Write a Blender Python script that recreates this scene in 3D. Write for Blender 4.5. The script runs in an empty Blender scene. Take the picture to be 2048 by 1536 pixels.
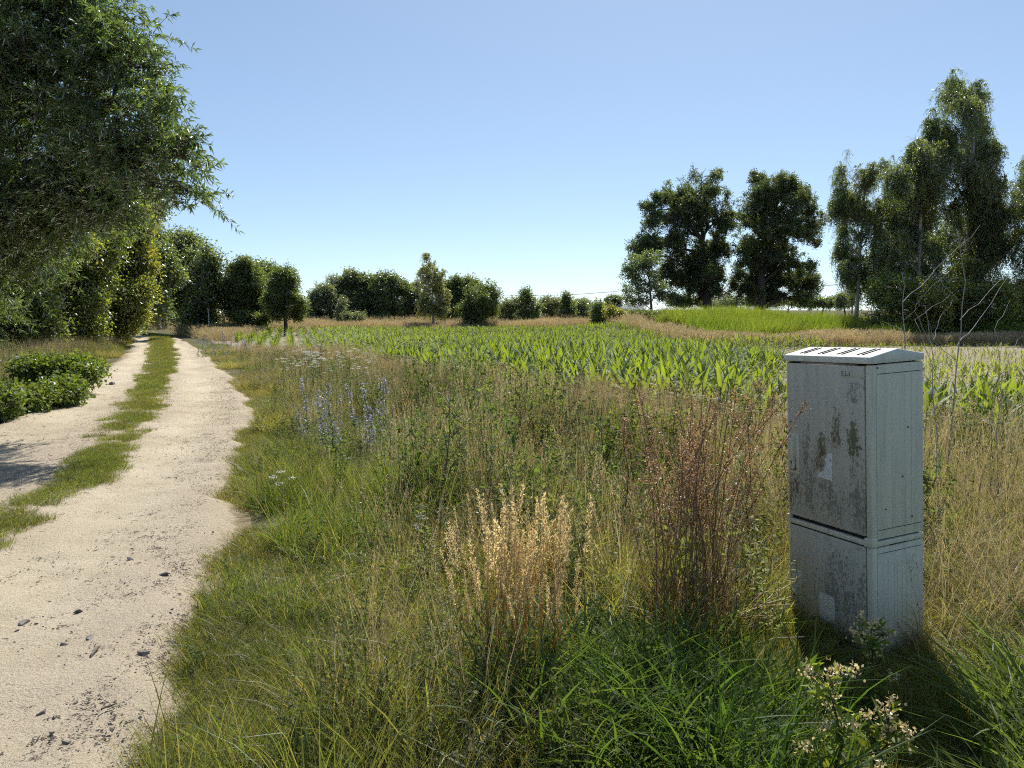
import bpy, math
import numpy as np
from mathutils import Vector, Matrix
rng = np.random.default_rng(11)
S = bpy.context.scene
R = math.radians

# ------------------------------------------------------------------ camera, sky, sun, exposure
F, CX, CY, HZ, CAMH = 1450.0, 1024.0, 768.0, 620.0, 1.6
PITCH = math.atan((CY - HZ) / F)
cd = bpy.data.cameras.new('camera'); cam = bpy.data.objects.new('camera', cd)
S.collection.objects.link(cam); S.camera = cam
cd.sensor_width = 36; cd.lens = 36 * F / 2048; cd.clip_start = .05; cd.clip_end = 6000
cam.location = (0, 0, CAMH); cam.rotation_euler = (math.pi / 2 - PITCH, 0, 0)

SUN_EL, SUN_AZ = R(51), R(13)
W = bpy.data.worlds.new('World'); S.world = W; W.use_nodes = True
nt = W.node_tree; nt.nodes.clear()
sky = nt.nodes.new('ShaderNodeTexSky'); sky.sky_type = 'NISHITA'; sky.sun_disc = False
sky.sun_elevation = SUN_EL; sky.sun_rotation = SUN_AZ
sky.air_density = .6; sky.dust_density = .35; sky.ozone_density = 4.; sky.altitude = 60
bg = nt.nodes.new('ShaderNodeBackground'); bg.inputs['Strength'].default_value = .135
wo = nt.nodes.new('ShaderNodeOutputWorld')
gam = nt.nodes.new('ShaderNodeGamma'); gam.inputs[1].default_value = .68
nt.links.new(sky.outputs[0], gam.inputs[0]); wb = nt.nodes.new('ShaderNodeMix'); wb.data_type = 'RGBA'; wb.blend_type = 'MULTIPLY'; wb.inputs[0].default_value = 1; wb.inputs[7].default_value = (.95, 1.02, 1.02, 1)
nt.links.new(gam.outputs[0], wb.inputs[6]); nt.links.new(wb.outputs[2], bg.inputs[0]); nt.links.new(bg.outputs[0], wo.inputs[0])
ld = bpy.data.lights.new('sun', 'SUN'); ld.energy = 3.7; ld.angle = R(.53); ld.color = (1, .955, .88)
sun = bpy.data.objects.new('sun', ld); S.collection.objects.link(sun)
sdir = Vector((math.sin(SUN_AZ) * math.cos(SUN_EL), math.cos(SUN_AZ) * math.cos(SUN_EL), math.sin(SUN_EL)))
sun.rotation_euler = sdir.to_track_quat('Z', 'Y').to_euler()
S.view_settings.view_transform = 'Standard'; S.view_settings.look = 'None'
S.view_settings.exposure = 1.0; S.view_settings.gamma = 1; S.view_settings.use_curve_mapping = False
c = S.cycles
c.max_bounces = 6; c.diffuse_bounces = 3; c.glossy_bounces = 2; c.transmission_bounces = 4; c.transparent_max_bounces = 4
c.use_denoising = False; c.pixel_filter_type = 'BLACKMAN_HARRIS'; c.filter_width = 1.1; c.use_adaptive_sampling = True; c.adaptive_threshold = .022; c.adaptive_min_samples = 24
c.sample_clamp_indirect = 4; c.sample_clamp_direct = 2.5; c.caustics_reflective = False; c.caustics_refractive = False

# ------------------------------------------------------------------ helpers
def ray(u, v):
    zc = -(v - CY) / F
    return np.array([(u - CX) / F, math.cos(PITCH) + zc * math.sin(PITCH), -math.sin(PITCH) + zc * math.cos(PITCH)])
def at(u, v, D):
    r = ray(u, v); return np.array([0, 0, CAMH]) + r * (D / r[1])
def gp(u, v):
    r = ray(u, v); return np.array([0, 0, CAMH]) + r * (-CAMH / r[2])
def project(P):
    z = P[:, 2] - CAMH
    fw = P[:, 1] * math.cos(PITCH) - z * math.sin(PITCH); up = P[:, 1] * math.sin(PITCH) + z * math.cos(PITCH)
    return CX + F * P[:, 0] / fw, CY - F * up / fw, fw
_lat = {}
def vnoise(x, y, sc, seed=0):
    if seed not in _lat: _lat[seed] = np.random.default_rng(1000 + seed).random((64, 64))
    L = _lat[seed]; x = np.asarray(x) / sc; y = np.asarray(y) / sc
    i = np.floor(x).astype(int); j = np.floor(y).astype(int); a = x - i; b = y - j
    a = a * a * (3 - 2 * a); b = b * b * (3 - 2 * b)
    g = lambda p, q: L[p % 64, q % 64]
    return (g(i, j) * (1 - a) + g(i + 1, j) * a) * (1 - b) + (g(i, j + 1) * (1 - a) + g(i + 1, j + 1) * a) * b
def vnoise3(P, sc, seed=0):
    z = P[:, 2] / sc; k = np.floor(z).astype(int); t = z - k; t = t * t * (3 - 2 * t)
    o = lambda kk: vnoise(P[:, 0] + 17.3 * sc * kk, P[:, 1] + 9.7 * sc * kk, sc, seed)
    # lattice offset by layer
    res = np.zeros(len(P))
    for kk in np.unique(k):
        m = k == kk
        q = P[m]
        n0 = vnoise(q[:, 0] + 17 * sc * kk, q[:, 1] + 9 * sc * kk, sc, seed)
        n1 = vnoise(q[:, 0] + 17 * sc * (kk + 1), q[:, 1] + 9 * sc * (kk + 1), sc, seed)
        res[m] = n0 * (1 - t[m]) + n1 * t[m]
    return res
def sstep(a, b, x):
    t = np.clip((np.asarray(x, float) - a) / (b - a), 0, 1); return t * t * (3 - 2 * t)

class MB:
    """collects vertex / face arrays, builds one mesh"""
    def __init__(s): s.v = []; s.q = []; s.t = []; s.n = 0; s.qm = []; s.tm = []
    def add(s, V, Q=None, T=None, mat=0):
        V = np.asarray(V, float).reshape(-1, 3)
        if Q is not None and len(Q): s.q.append(np.asarray(Q, int).reshape(-1, 4) + s.n); s.qm.append(np.full(len(s.q[-1]), mat))
        if T is not None and len(T): s.t.append(np.asarray(T, int).reshape(-1, 3) + s.n); s.tm.append(np.full(len(s.t[-1]), mat))
        s.v.append(V); s.n += len(V); return s
    def mesh(s, name, mats, smooth=True):
        V = np.concatenate(s.v) if s.v else np.zeros((0, 3))
        Q = np.concatenate(s.q) if s.q else np.zeros((0, 4), int); T = np.concatenate(s.t) if s.t else np.zeros((0, 3), int)
        m = bpy.data.meshes.new(name)
        m.vertices.add(len(V)); m.vertices.foreach_set('co', V.ravel().astype(np.float32))
        idx = np.concatenate([Q.ravel(), T.ravel()])
        m.loops.add(len(idx)); m.loops.foreach_set('vertex_index', idx.astype(np.int32))
        nq, ntr = len(Q), len(T)
        st = np.concatenate([np.arange(nq) * 4, nq * 4 + np.arange(ntr) * 3])
        m.polygons.add(nq + ntr); m.polygons.foreach_set('loop_start', st.astype(np.int32))
        mi = np.concatenate([np.concatenate(s.qm) if s.qm else np.zeros(0), np.concatenate(s.tm) if s.tm else np.zeros(0)]).astype(np.int32)
        m.polygons.foreach_set('material_index', mi)
        if smooth: m.polygons.foreach_set('use_smooth', np.ones(nq + ntr, bool))
        for a in (mats if isinstance(mats, (list, tuple)) else [mats]): m.materials.append(a)
        m.update(calc_edges=True); m.validate(); return m
def obj(name, mesh, parent=None, loc=None, **props):
    o = bpy.data.objects.new(name, mesh); S.collection.objects.link(o)
    if loc is not None: o.location = loc
    if parent is not None: o.parent = parent
    for k, v in props.items():
        if v is not None: o[k] = v
    return o
def thing(name, label, cat, loc=(0, 0, 0), rz=0, group=None):
    o = obj(name, None, None, tuple(float(a) for a in loc), label=label, category=cat, group=group)
    o.rotation_euler = (0, 0, rz); o.empty_display_size = .1; return o

def nrm(a): return a / np.maximum(np.linalg.norm(a, axis=-1, keepdims=True), 1e-9)
def rdir(n, up=0., g=rng):
    d = g.normal(size=(n, 3)); d = nrm(d); d[:, 2] += up; return nrm(d)
def ribbons(base, d, L, w, droop, prof, side=None, fold=0., g=rng):
    """N blades: base (N,3), direction (N,3), length, width, droop vector (N,3); prof: relative widths along the blade"""
    N = len(base); k = len(prof); t = np.linspace(0, 1, k)
    L = np.broadcast_to(L, N); w = np.broadcast_to(w, N)
    d = nrm(d)
    if side is None:
        side = np.cross(d, rdir(N, 0, g)); side = nrm(side)
    P = base[:, None] + d[:, None] * (L[:, None] * t)[..., None] + droop[:, None] * (L[:, None] * t ** 2)[..., None]
    hw = (w[:, None] * np.asarray(prof)[None])[..., None] * .5
    if fold:
        n = nrm(np.cross(side, d))
        A = P - side[:, None] * hw + n[:, None] * hw * fold; B = P; C = P + side[:, None] * hw + n[:, None] * hw * fold
        V = np.stack([A, B, C], 2).reshape(N, k * 3, 3); m = 3
    else:
        V = np.stack([P - side[:, None] * hw, P + side[:, None] * hw], 2).reshape(N, k * 2, 3); m = 2
    q = []
    for i in range(k - 1):
        for j in range(m - 1): q.append([i * m + j, i * m + j + 1, (i + 1) * m + j + 1, (i + 1) * m + j])
    Q = (np.array(q)[None] + (np.arange(N) * k * m)[:, None, None]).reshape(-1, 4)
    return V.reshape(-1, 3), Q
def leaves(base, d, n, l, w, fold=.15, droop=0.):
    """N folded diamond leaves"""
    N = len(base); d = nrm(d); s = nrm(np.cross(d, n)); n = nrm(np.cross(s, d))
    l = np.broadcast_to(l, N)[:, None]; w = np.broadcast_to(w, N)[:, None]
    m = base + d * l * .42
    V = np.stack([base, m + s * w * .5 + n * w * fold, base + d * l + np.array([0, 0, -1.]) * l * droop, m - s * w * .5 + n * w * fold], 1)
    o = (np.arange(N) * 4)[:, None]
    T = np.concatenate([o + np.array([0, 1, 2]), o + np.array([0, 2, 3])])
    return V.reshape(-1, 3), T
def tube(mb, pts, rad, k=6, mat=0):
    pts = np.asarray(pts, float); M = len(pts); rad = np.broadcast_to(rad, M)
    tg = nrm(np.gradient(pts, axis=0)); ref = np.array([0.31, .17, .93]) if abs(tg[0, 2]) < .9 else np.array([1., .1, 0])
    a = nrm(np.cross(tg, ref)); b = np.cross(tg, a)
    th = np.arange(k) * 2 * math.pi / k
    V = pts[:, None] + (a[:, None] * np.cos(th)[None, :, None] + b[:, None] * np.sin(th)[None, :, None]) * rad[:, None, None]
    i = np.arange(M - 1)[:, None] * k; j = np.arange(k)[None]; j2 = (j + 1) % k
    Q = np.stack([i + j, i + j2, i + k + j2, i + k + j], -1).reshape(-1, 4)
    mb.add(V, Q, mat=mat)
    cap = (M - 1) * k
    mb.add(np.concatenate([V[-1], pts[-1:]]), T=[[x, (x + 1) % k, k] for x in range(k)], mat=mat)
def curve(a, b, sag=0., n=5, wob=0., g=rng):
    t = np.linspace(0, 1, n)[:, None]; P = a + (b - a) * t
    P[:, 2] += sag * 4 * (t * (1 - t))[:, 0]
    if wob: P[1:-1] += g.normal(size=(n - 2, 3)) * wob
    return P
def box(mb, lo, hi, mat=0):
    x0, y0, z0 = lo; x1, y1, z1 = hi
    V = [(x0, y0, z0), (x1, y0, z0), (x1, y1, z0), (x0, y1, z0), (x0, y0, z1), (x1, y0, z1), (x1, y1, z1), (x0, y1, z1)]
    mb.add(V, [[0, 3, 2, 1], [4, 5, 6, 7], [0, 1, 5, 4], [1, 2, 6, 5], [2, 3, 7, 6], [3, 0, 4, 7]], mat=mat)
    return mb

# ------------------------------------------------------------------ materials
def mat(name):
    m = bpy.data.materials.new(name); m.use_nodes = True; m.node_tree.nodes.clear(); return m, m.node_tree
def N(t, typ, **kw):
    n = t.nodes.new('ShaderNode' + typ)
    for k, v in kw.items():
        if k in n.inputs.keys() if isinstance(k, str) else False: n.inputs[k].default_value = v
        else: setattr(n, k, v)
    return n
def ramp(t, cols, fac=None, interp='LINEAR'):
    n = t.nodes.new('ShaderNodeValToRGB'); e = n.color_ramp.elements; n.color_ramp.interpolation = interp
    cols = [(i / (len(cols) - 1), c) if len(c) == 3 and not isinstance(c[1], (tuple, list)) else c for i, c in enumerate(cols)]
    while len(e) < len(cols): e.new(.5)
    for x, (p, cc) in zip(e, cols): x.position = p; x.color = (*cc, 1)
    if fac is not None: t.links.new(fac, n.inputs[0])
    return n.outputs[0]
def mixc(t, f, a, b, mode='MIX'):
    n = t.nodes.new('ShaderNodeMix'); n.data_type = 'RGBA'; n.blend_type = mode
    for s, x in ((n.inputs[0], f), (n.inputs[6], a), (n.inputs[7], b)):
        if isinstance(x, (int, float)): s.default_value = x
        elif isinstance(x, tuple): s.default_value = (*x, 1)
        else: t.links.new(x, s)
    return n.outputs[2]
def math_(t, op, a, b=0., c=0.):
    n = t.nodes.new('ShaderNodeMath'); n.operation = op
    for s, x in zip(n.inputs, (a, b, c)):
        if isinstance(x, (int, float)): s.default_value = x
        else: t.links.new(x, s)
    return n.outputs[0]
def leafmat(name, cols, trans=(1.5, 1.5, .75), tfac=.5, gloss=.6, rough=.35, tint=None, jitter=.5):
    """two-sided leaf: diffuse + translucent + a waxy fresnel gloss; colour varies by leaf, by clump and by the clump's own tint"""
    m, t = mat(name)
    geo = t.nodes.new('ShaderNodeNewGeometry')
    col = ramp(t, cols, geo.outputs['Random Per Island'])
    if tint is not None:
        a = t.nodes.new('ShaderNodeAttribute'); a.attribute_type = 'INSTANCER'; a.attribute_name = 'tint'
        col = mixc(t, a.outputs['Fac'], col, tint)
    oi = t.nodes.new('ShaderNodeObjectInfo')
    v = math_(t, 'MULTIPLY_ADD', oi.outputs['Random'], jitter, 1 - jitter / 2)
    hs = t.nodes.new('ShaderNodeHueSaturation'); t.links.new(v, hs.inputs['Value']); t.links.new(col, hs.inputs['Color']); col = hs.outputs[0]
    tc = mixc(t, 1., col, tuple(trans), 'MULTIPLY')
    d = t.nodes.new('ShaderNodeBsdfDiffuse'); tr = t.nodes.new('ShaderNodeBsdfTranslucent'); gl = t.nodes.new('ShaderNodeBsdfGlossy')
    gl.inputs['Roughness'].default_value = rough; gl.inputs['Color'].default_value = (.9, .95, 1, 1)
    t.links.new(col, d.inputs[0]); t.links.new(tc, tr.inputs[0])
    mx = t.nodes.new('ShaderNodeMixShader'); mx.inputs[0].default_value = tfac
    t.links.new(d.outputs[0], mx.inputs[1]); t.links.new(tr.outputs[0], mx.inputs[2])
    fr = t.nodes.new('ShaderNodeFresnel'); fr.inputs[0].default_value = 1.45
    f2 = math_(t, 'MULTIPLY', fr.outputs[0], gloss)
    m2 = t.nodes.new('ShaderNodeMixShader'); t.links.new(f2, m2.inputs[0])
    t.links.new(mx.outputs[0], m2.inputs[1]); t.links.new(gl.outputs[0], m2.inputs[2])
    o = t.nodes.new('ShaderNodeOutputMaterial'); t.links.new(m2.outputs[0], o.inputs[0]); return m
def bsdf(t, col, rough=.8, normal=None, spec=.3):
    b = t.nodes.new('ShaderNodeBsdfPrincipled'); b.inputs['Specular IOR Level'].default_value = spec
    for k, x in (('Base Color', col), ('Roughness', rough)):
        if isinstance(x, (int, float)): b.inputs[k].default_value = x
        elif isinstance(x, tuple): b.inputs[k].default_value = (*x, 1)
        else: t.links.new(x, b.inputs[k])
    if normal is not None: t.links.new(normal, b.inputs['Normal'])
    o = t.nodes.new('ShaderNodeOutputMaterial'); t.links.new(b.outputs[0], o.inputs[0]); return b
def noise(t, sc, det=4, rough=.6, vec=None, dist=0.):
    n = t.nodes.new('ShaderNodeTexNoise'); n.inputs['Scale'].default_value = sc; n.inputs['Detail'].default_value = det
    n.inputs['Roughness'].default_value = rough; n.inputs['Distortion'].default_value = dist
    if vec is not None: t.links.new(vec, n.inputs['Vector'])
    return n.outputs[0]
def coords(t, kind='Object', scale=None):
    c_ = t.nodes.new('ShaderNodeTexCoord'); o = c_.outputs[kind]
    if scale:
        mp = t.nodes.new('ShaderNodeMapping'); mp.inputs['Scale'].default_value = scale; t.links.new(o, mp.inputs[0]); o = mp.outputs[0]
    return o
def bump(t, h, strength, dist):
    b = t.nodes.new('ShaderNodeBump'); b.inputs['Strength'].default_value = strength; b.inputs['Distance'].default_value = dist
    t.links.new(h, b.inputs['Height']); return b.outputs[0]
def simple(name, cols, sc=8., rough=.85, bs=.3, bd=.01, scale=None, spec=.3):
    m, t = mat(name); v = coords(t, 'Object', scale)
    n = noise(t, sc, 5, .65, v)
    bsdf(t, ramp(t, cols, n), rough, bump(t, n, bs, bd), spec); return m

M = {}
M['bark'] = simple('bark', [(.045, .035, .028), (.13, .105, .085)], 14, .9, .6, .02, (1, 1, .3))
M['birch_bark'] = simple('birch_bark', [(.05, .045, .04), (.4, .38, .34), (.55, .53, .48)], 5, .8, .3, .01, (1, 1, 3))
M['twig'] = simple('twig', [(.06, .05, .035), (.14, .115, .085)], 20, .8)
M['dry_twig'] = simple('dry_twig', [(.22, .19, .16), (.42, .38, .33)], 20, .7)
M['stem'] = leafmat('stem', [(.10, .13, .05), (.16, .17, .07)], tfac=.3)
M['dark_stem'] = leafmat('dark_stem', [(.05, .06, .035), (.10, .10, .05)], tfac=.25)
M['willow'] = leafmat('willow', [(.095, .15, .05), (.13, .185, .06), (.18, .225, .085)], gloss=.55, rough=.36, tint=(.17, .20, .05), trans=(1.5, 1.6, .6), tfac=.55)
M['hedge'] = leafmat('hedge', [(0.132, 0.182, 0.050), (0.182, 0.231, 0.055), (0.253, 0.275, 0.072)], gloss=.35, rough=.45, tint=(.33, .29, .06), trans=(1.8, 1.75, .55), tfac=.6)
M['dark_leaf'] = leafmat('dark_leaf', [(0.098, 0.137, 0.058), (0.130, 0.176, 0.072), (0.169, 0.202, 0.085)], gloss=.18, rough=.5, tint=(.12, .13, .04), trans=(1.7, 1.7, .55), tfac=.55)
M['oak'] = leafmat('oak', [(0.078, 0.111, 0.049), (0.111, 0.150, 0.062), (0.143, 0.176, 0.072)], gloss=.25, rough=.5, tint=(.10, .09, .03), trans=(1.6, 1.6, .5), tfac=.5)
M['birch'] = leafmat('birch', [(.105, .15, .055), (.145, .195, .07), (.195, .235, .095)], gloss=.4, rough=.45, tint=(.22, .24, .08), trans=(1.5, 1.5, .6), tfac=.6)
M['grey_leaf'] = leafmat('grey_leaf', [(0.156, 0.192, 0.102), (0.210, 0.240, 0.132), (0.264, 0.288, 0.162)], gloss=.3, rough=.5, tint=(.22, .24, .10), trans=(1.4, 1.4, .7))
M['pale_birch'] = leafmat('pale_birch', [(.20, .24, .09), (.26, .29, .11), (.33, .34, .14)], gloss=.3, rough=.5, tint=(.36, .34, .13), trans=(1.4, 1.4, .7), tfac=.6)
M['bramble'] = leafmat('bramble', [(.10, .155, .03), (.15, .21, .035), (.24, .27, .05)], gloss=.25, rough=.5, tint=(.10, .15, .05), trans=(1.6, 1.5, .6))
M['grass'] = leafmat('grass', [(.06, .105, .028), (.095, .145, .035), (.15, .185, .05), (.26, .24, .10)], gloss=.08, rough=.62, tint=(.29, .245, .13), trans=(1.5, 1.4, .55), tfac=.55)
M['green_grass'] = leafmat('green_grass', [(.075, .14, .03), (.11, .18, .035), (.16, .21, .05)], gloss=.08, rough=.62, tint=(.28, .27, .09), trans=(1.55, 1.6, .5), tfac=.55)
M['broad_grass'] = leafmat('broad_grass', [(.05, .095, .025), (.075, .125, .032), (.11, .155, .045)], gloss=.05, rough=.6, tint=(.24, .24, .09), trans=(1.6, 1.7, .6), tfac=.5)
M['weed_leaf'] = leafmat('weed_leaf', [(.065, .11, .035), (.095, .145, .045), (.14, .18, .06)], gloss=.1, rough=.6, tint=(.22, .21, .09), trans=(1.45, 1.5, .5), tfac=.48)
M['straw'] = leafmat('straw', [(.20, .16, .085), (.30, .24, .135), (.40, .33, .20)], gloss=.12, rough=.6, tint=(.22, .17, .10), trans=(1.2, 1.15, .9), tfac=.4)
M['tan'] = leafmat('tan', [(.36, .27, .15), (.48, .38, .23), (.58, .48, .31)], gloss=.1, rough=.6, tint=(.30, .26, .13), trans=(1.2, 1.15, .9), tfac=.45)
M['golden'] = leafmat('golden', [(.42, .27, .09), (.52, .36, .14), (.62, .45, .20)], gloss=.2, rough=.6, trans=(1.3, 1.2, .9), tfac=.45)
M['plume'] = leafmat('plume', [(.58, .44, .21), (.68, .54, .29), (.76, .64, .38)], gloss=.15, rough=.6, trans=(1.25, 1.2, 1.), tfac=.5)
M['dock_stem'] = leafmat('dock_stem', [(.18, .115, .06), (.26, .165, .085), (.35, .24, .13)], gloss=.2, rough=.6, trans=(1.15, 1.1, .8), tfac=.25)
M['dock_seed'] = leafmat('dock_seed', [(.26, .15, .08), (.35, .22, .12), (.45, .32, .19)], gloss=.15, rough=.6, trans=(1.2, 1.1, .8), tfac=.4)
M['maize'] = leafmat('maize', [(.11, .165, .045), (.15, .20, .05), (.205, .245, .07)], gloss=.05, rough=.6, tint=(.27, .29, .08), trans=(1.7, 1.65, .45), tfac=.52)
M['blue'] = leafmat('blue', [(.29, .29, .43), (.37, .36, .50), (.45, .42, .56)], gloss=.2, rough=.5, trans=(1.2, 1.1, 1.3), tfac=.45)
M['white_flower'] = leafmat('white_flower', [(.62, .62, .54), (.76, .76, .70)], gloss=.2, rough=.5, trans=(1., 1., .9), tfac=.4)
M['grey_green'] = leafmat('grey_green', [(.13, .17, .09), (.18, .22, .12), (.24, .27, .15)], gloss=.2, rough=.6, tint=(.35, .31, .19), trans=(1.3, 1.3, .8))

def ground_mat():
    m, t = mat('meadow_soil'); v = coords(t)
    a = noise(t, .6, 5, .6, v); b = noise(t, 9, 6, .7, v); cc = noise(t, 60, 4, .7, v)
    c1 = ramp(t, [(.3, (.05, .055, .022)), (.5, (.085, .08, .038)), (.7, (.15, .125, .07))], b)
    c2 = ramp(t, [(.35, (.07, .075, .03)), (.65, (.15, .13, .075))], a)
    col = mixc(t, .5, c1, c2)
    bsdf(t, col, .95, bump(t, cc, .8, .02), .1); return m
def field_mat():
    m, t = mat('field_soil'); v = coords(t)
    a = noise(t, .35, 5, .6, v); b = noise(t, 6, 6, .75, v); cc = noise(t, 35, 5, .7, v)
    col = mixc(t, b, ramp(t, [(.3, (.24, .19, .14)), (.7, (.40, .33, .25))], a), (.33, .275, .21))
    bsdf(t, col, .95, bump(t, math_(t, 'ADD', b, cc), .9, .05), .1); return m
def sand_mat():
    m, t = mat('track_sand'); v = coords(t)
    at_ = t.nodes.new('ShaderNodeAttribute'); at_.attribute_name = 'wear'        # 1 in the wheel ruts
    ed = t.nodes.new('ShaderNodeAttribute'); ed.attribute_name = 'edge'
    a = noise(t, .9, 6, .65, v); b = noise(t, 7, 6, .7, v); fine = noise(t, 130, 4, .75, v); mid = noise(t, 40, 5, .7, v)
    c1 = ramp(t, [(.3, (.385, .325, .225)), (.55, (.51, .445, .325)), (.75, (.58, .515, .39))], a)
    c1 = mixc(t, math_(t, 'MULTIPLY', b, .35), c1, (.38, .30, .215))
    c2 = mixc(t, .7, c1, (.345, .285, .21))
    col = mixc(t, at_.outputs['Fac'], c2, c1)
    spec = ramp(t, [(.36, (.28, .26, .26)), (.46, (1., 1., 1.)), (1., (1.05, 1.05, 1.05))], fine)
    col = mixc(t, .85, col, spec, 'MULTIPLY')
    thr = math_(t, 'ADD', ed.outputs['Fac'], math_(t, 'MULTIPLY_ADD', b, 1.1, -.55))
    soil = ramp(t, [(.25, (1, 1, 1)), (.45, (0, 0, 0))], thr)
    col = mixc(t, soil, col, (.21, .17, .10))
    h = math_(t, 'MULTIPLY_ADD', mid, .7, math_(t, 'MULTIPLY', fine, .55))
    h = math_(t, 'ADD', h, math_(t, 'MULTIPLY', b, .9))
    bsdf(t, col, .95, bump(t, h, .8, .022), .15); return m
M['soil'] = ground_mat(); M['field_soil'] = field_mat(); M['sand'] = sand_mat()
M['stone'] = simple('stone', [(.05, .048, .046), (.13, .12, .105), (.24, .21, .17)], 30, .6, .4, .004, spec=.5)
M['pale_stone'] = simple('pale_stone', [(.30, .27, .24), (.55, .5, .45)], 30, .8, .4, .004)

# ------------------------------------------------------------------ lie of the land
RY = np.array([-6, 2.4, 3.28, 4.02, 6.01, 10.03, 12.86, 16.58, 29.14, 38.91, 46.7, 52, 56, 62])
RX = np.array([-.85, -1.19, -1.42, -1.66, -2.27, -3.62, -4.70, -6.36, -12.5, -17.75, -22.2, -26., -30.5, -40])
LX = np.array([-5.6, -5.8, -5.95, -6.1, -6.45, -7.2, -8.2, -9.7, -15.3, -20.4, -25., -29., -33.5, -43])
XR = lambda y: np.interp(y, RY, RX)
XL = lambda y: np.interp(y, RY, LX)
FEX = np.array([-30, -21.6, -10, -4.5, -1.5, .68, 2.5, 3.4, 5.5, 12, 45])
FEY = np.array([62, 50.8, 25.5, 20.5, 15.2, 11.6, 9.0, 8.0, 7.4, 7.0, 6.8])
FNEAR = lambda x: np.interp(x, FEX, FEY)
FFAR = lambda x: np.interp(x, [-30, 6.2, 7.6, 45], [49, 49.5, 30.5, 30.])
def gz(x, y):
    x = np.asarray(x, float); y = np.asarray(y, float)
    u = .05 * (np.sin(x * .33 + 1.2) * np.sin(y * .27 + .4)) * sstep(4, 14, y)
    offr = np.maximum(x - XR(y), XL(y) - x)
    u = u * sstep(.3, 3, offr) + .05 * sstep(.1, 1.2, offr)
    mound = .95 * np.exp(-((x - 12.5) / 7.) ** 2 - ((y - 43) / 6.5) ** 2)
    return u + mound

def ground_sheet():
    k = 150; s = np.linspace(-1, 1, 2 * k + 1)
    xs = np.sign(s) * (np.abs(s) * 26 + 2500 * np.abs(s) ** 7)
    t = np.linspace(0, 1, 240); ys = -14 + t * 75 + 3900 * t ** 8
    X, Y = np.meshgrid(xs, ys); Z = gz(X, Y)
    nx, ny = len(xs), len(ys)
    i = (np.arange(ny - 1)[:, None] * nx + np.arange(nx - 1)[None]).ravel()
    mb = MB().add(np.stack([X, Y, Z], -1), np.stack([i, i + 1, i + nx + 1, i + nx], 1))
    obj('ground', mb.mesh('ground', M['soil']), kind='structure', label='meadow soil reaching from the track to the horizon', category='ground')
ground_sheet()
def road_sheet():
    ys = np.concatenate([np.arange(-6, 14, .05), np.arange(14, 60, .3)]); nx = 72
    s = np.linspace(0, 1, nx)
    a = XL(ys) - .1 * vnoise(ys, ys * 0, .35, 3) - .3 * vnoise(ys, ys * 0 + 5, 1.7, 4) + .1
    b = XR(ys) + .22 * vnoise(ys, ys * 0 + 9, .3, 5) + .35 * vnoise(ys, ys * 0 + 2, 1.3, 6) - .25
    X = a[:, None] + (b - a)[:, None] * s[None]; Y = np.repeat(ys[:, None], nx, 1)
    rut = np.exp(-((s - .76) / .13) ** 2) + np.exp(-((s - .24) / .13) ** 2)
    Z = gz(X, Y) + .085 - .05 * rut[None] + .022 * (vnoise(X, Y, .32, 7) - .5) + .014 * (vnoise(X, Y, .11, 8) - .5) + .05 * (vnoise(X, Y, 1.6, 95) - .5) * rut[None] * .5
    edge = np.minimum(s, 1 - s)[None] * (b - a)[:, None] / .35
    Z -= .08 * (1 - sstep(0, 1., edge))
    nyy = len(ys); i = (np.arange(nyy - 1)[:, None] * nx + np.arange(nx - 1)[None]).ravel()
    m = MB().add(np.stack([X, Y, Z], -1), np.stack([i, i + 1, i + nx + 1, i + nx], 1)).mesh('dirt_track', M['sand'])
    for nm, arr in (('wear', np.repeat(np.clip(rut, 0, 1)[None], nyy, 0)), ('edge', np.clip(edge, 0, 1))):
        m.attributes.new(nm, 'FLOAT', 'POINT').data.foreach_set('value', arr.ravel().astype(np.float32))
    obj('dirt_track', m, kind='structure', label='sandy dirt track with two wheel ruts curving away to the left', category='track')
road_sheet()
def field_sheet():
    xs = np.linspace(-26, 60, 220); n = 70; t = np.linspace(0, 1, n)
    lo = FNEAR(xs) + .8 * (vnoise(xs, xs * 0, 1.5, 9) - .5); hi = np.maximum(FFAR(xs), lo + .05)
    X = np.repeat(xs[None], n, 0); Y = lo[None] + (hi - lo)[None] * t[:, None]
    Z = gz(X, Y) + .02 + .04 * (vnoise(X, Y, .5, 10) - .5); Z[0] -= .05
    nx = len(xs); i = (np.arange(n - 1)[:, None] * nx + np.arange(nx - 1)[None]).ravel()
    obj('field_soil', MB().add(np.stack([X, Y, Z], -1), np.stack([i, i + 1, i + nx + 1, i + nx], 1)).mesh('field_soil', M['field_soil']),
        kind='structure', label='pale sandy soil of the maize field', category='soil')
field_sheet()

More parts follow.
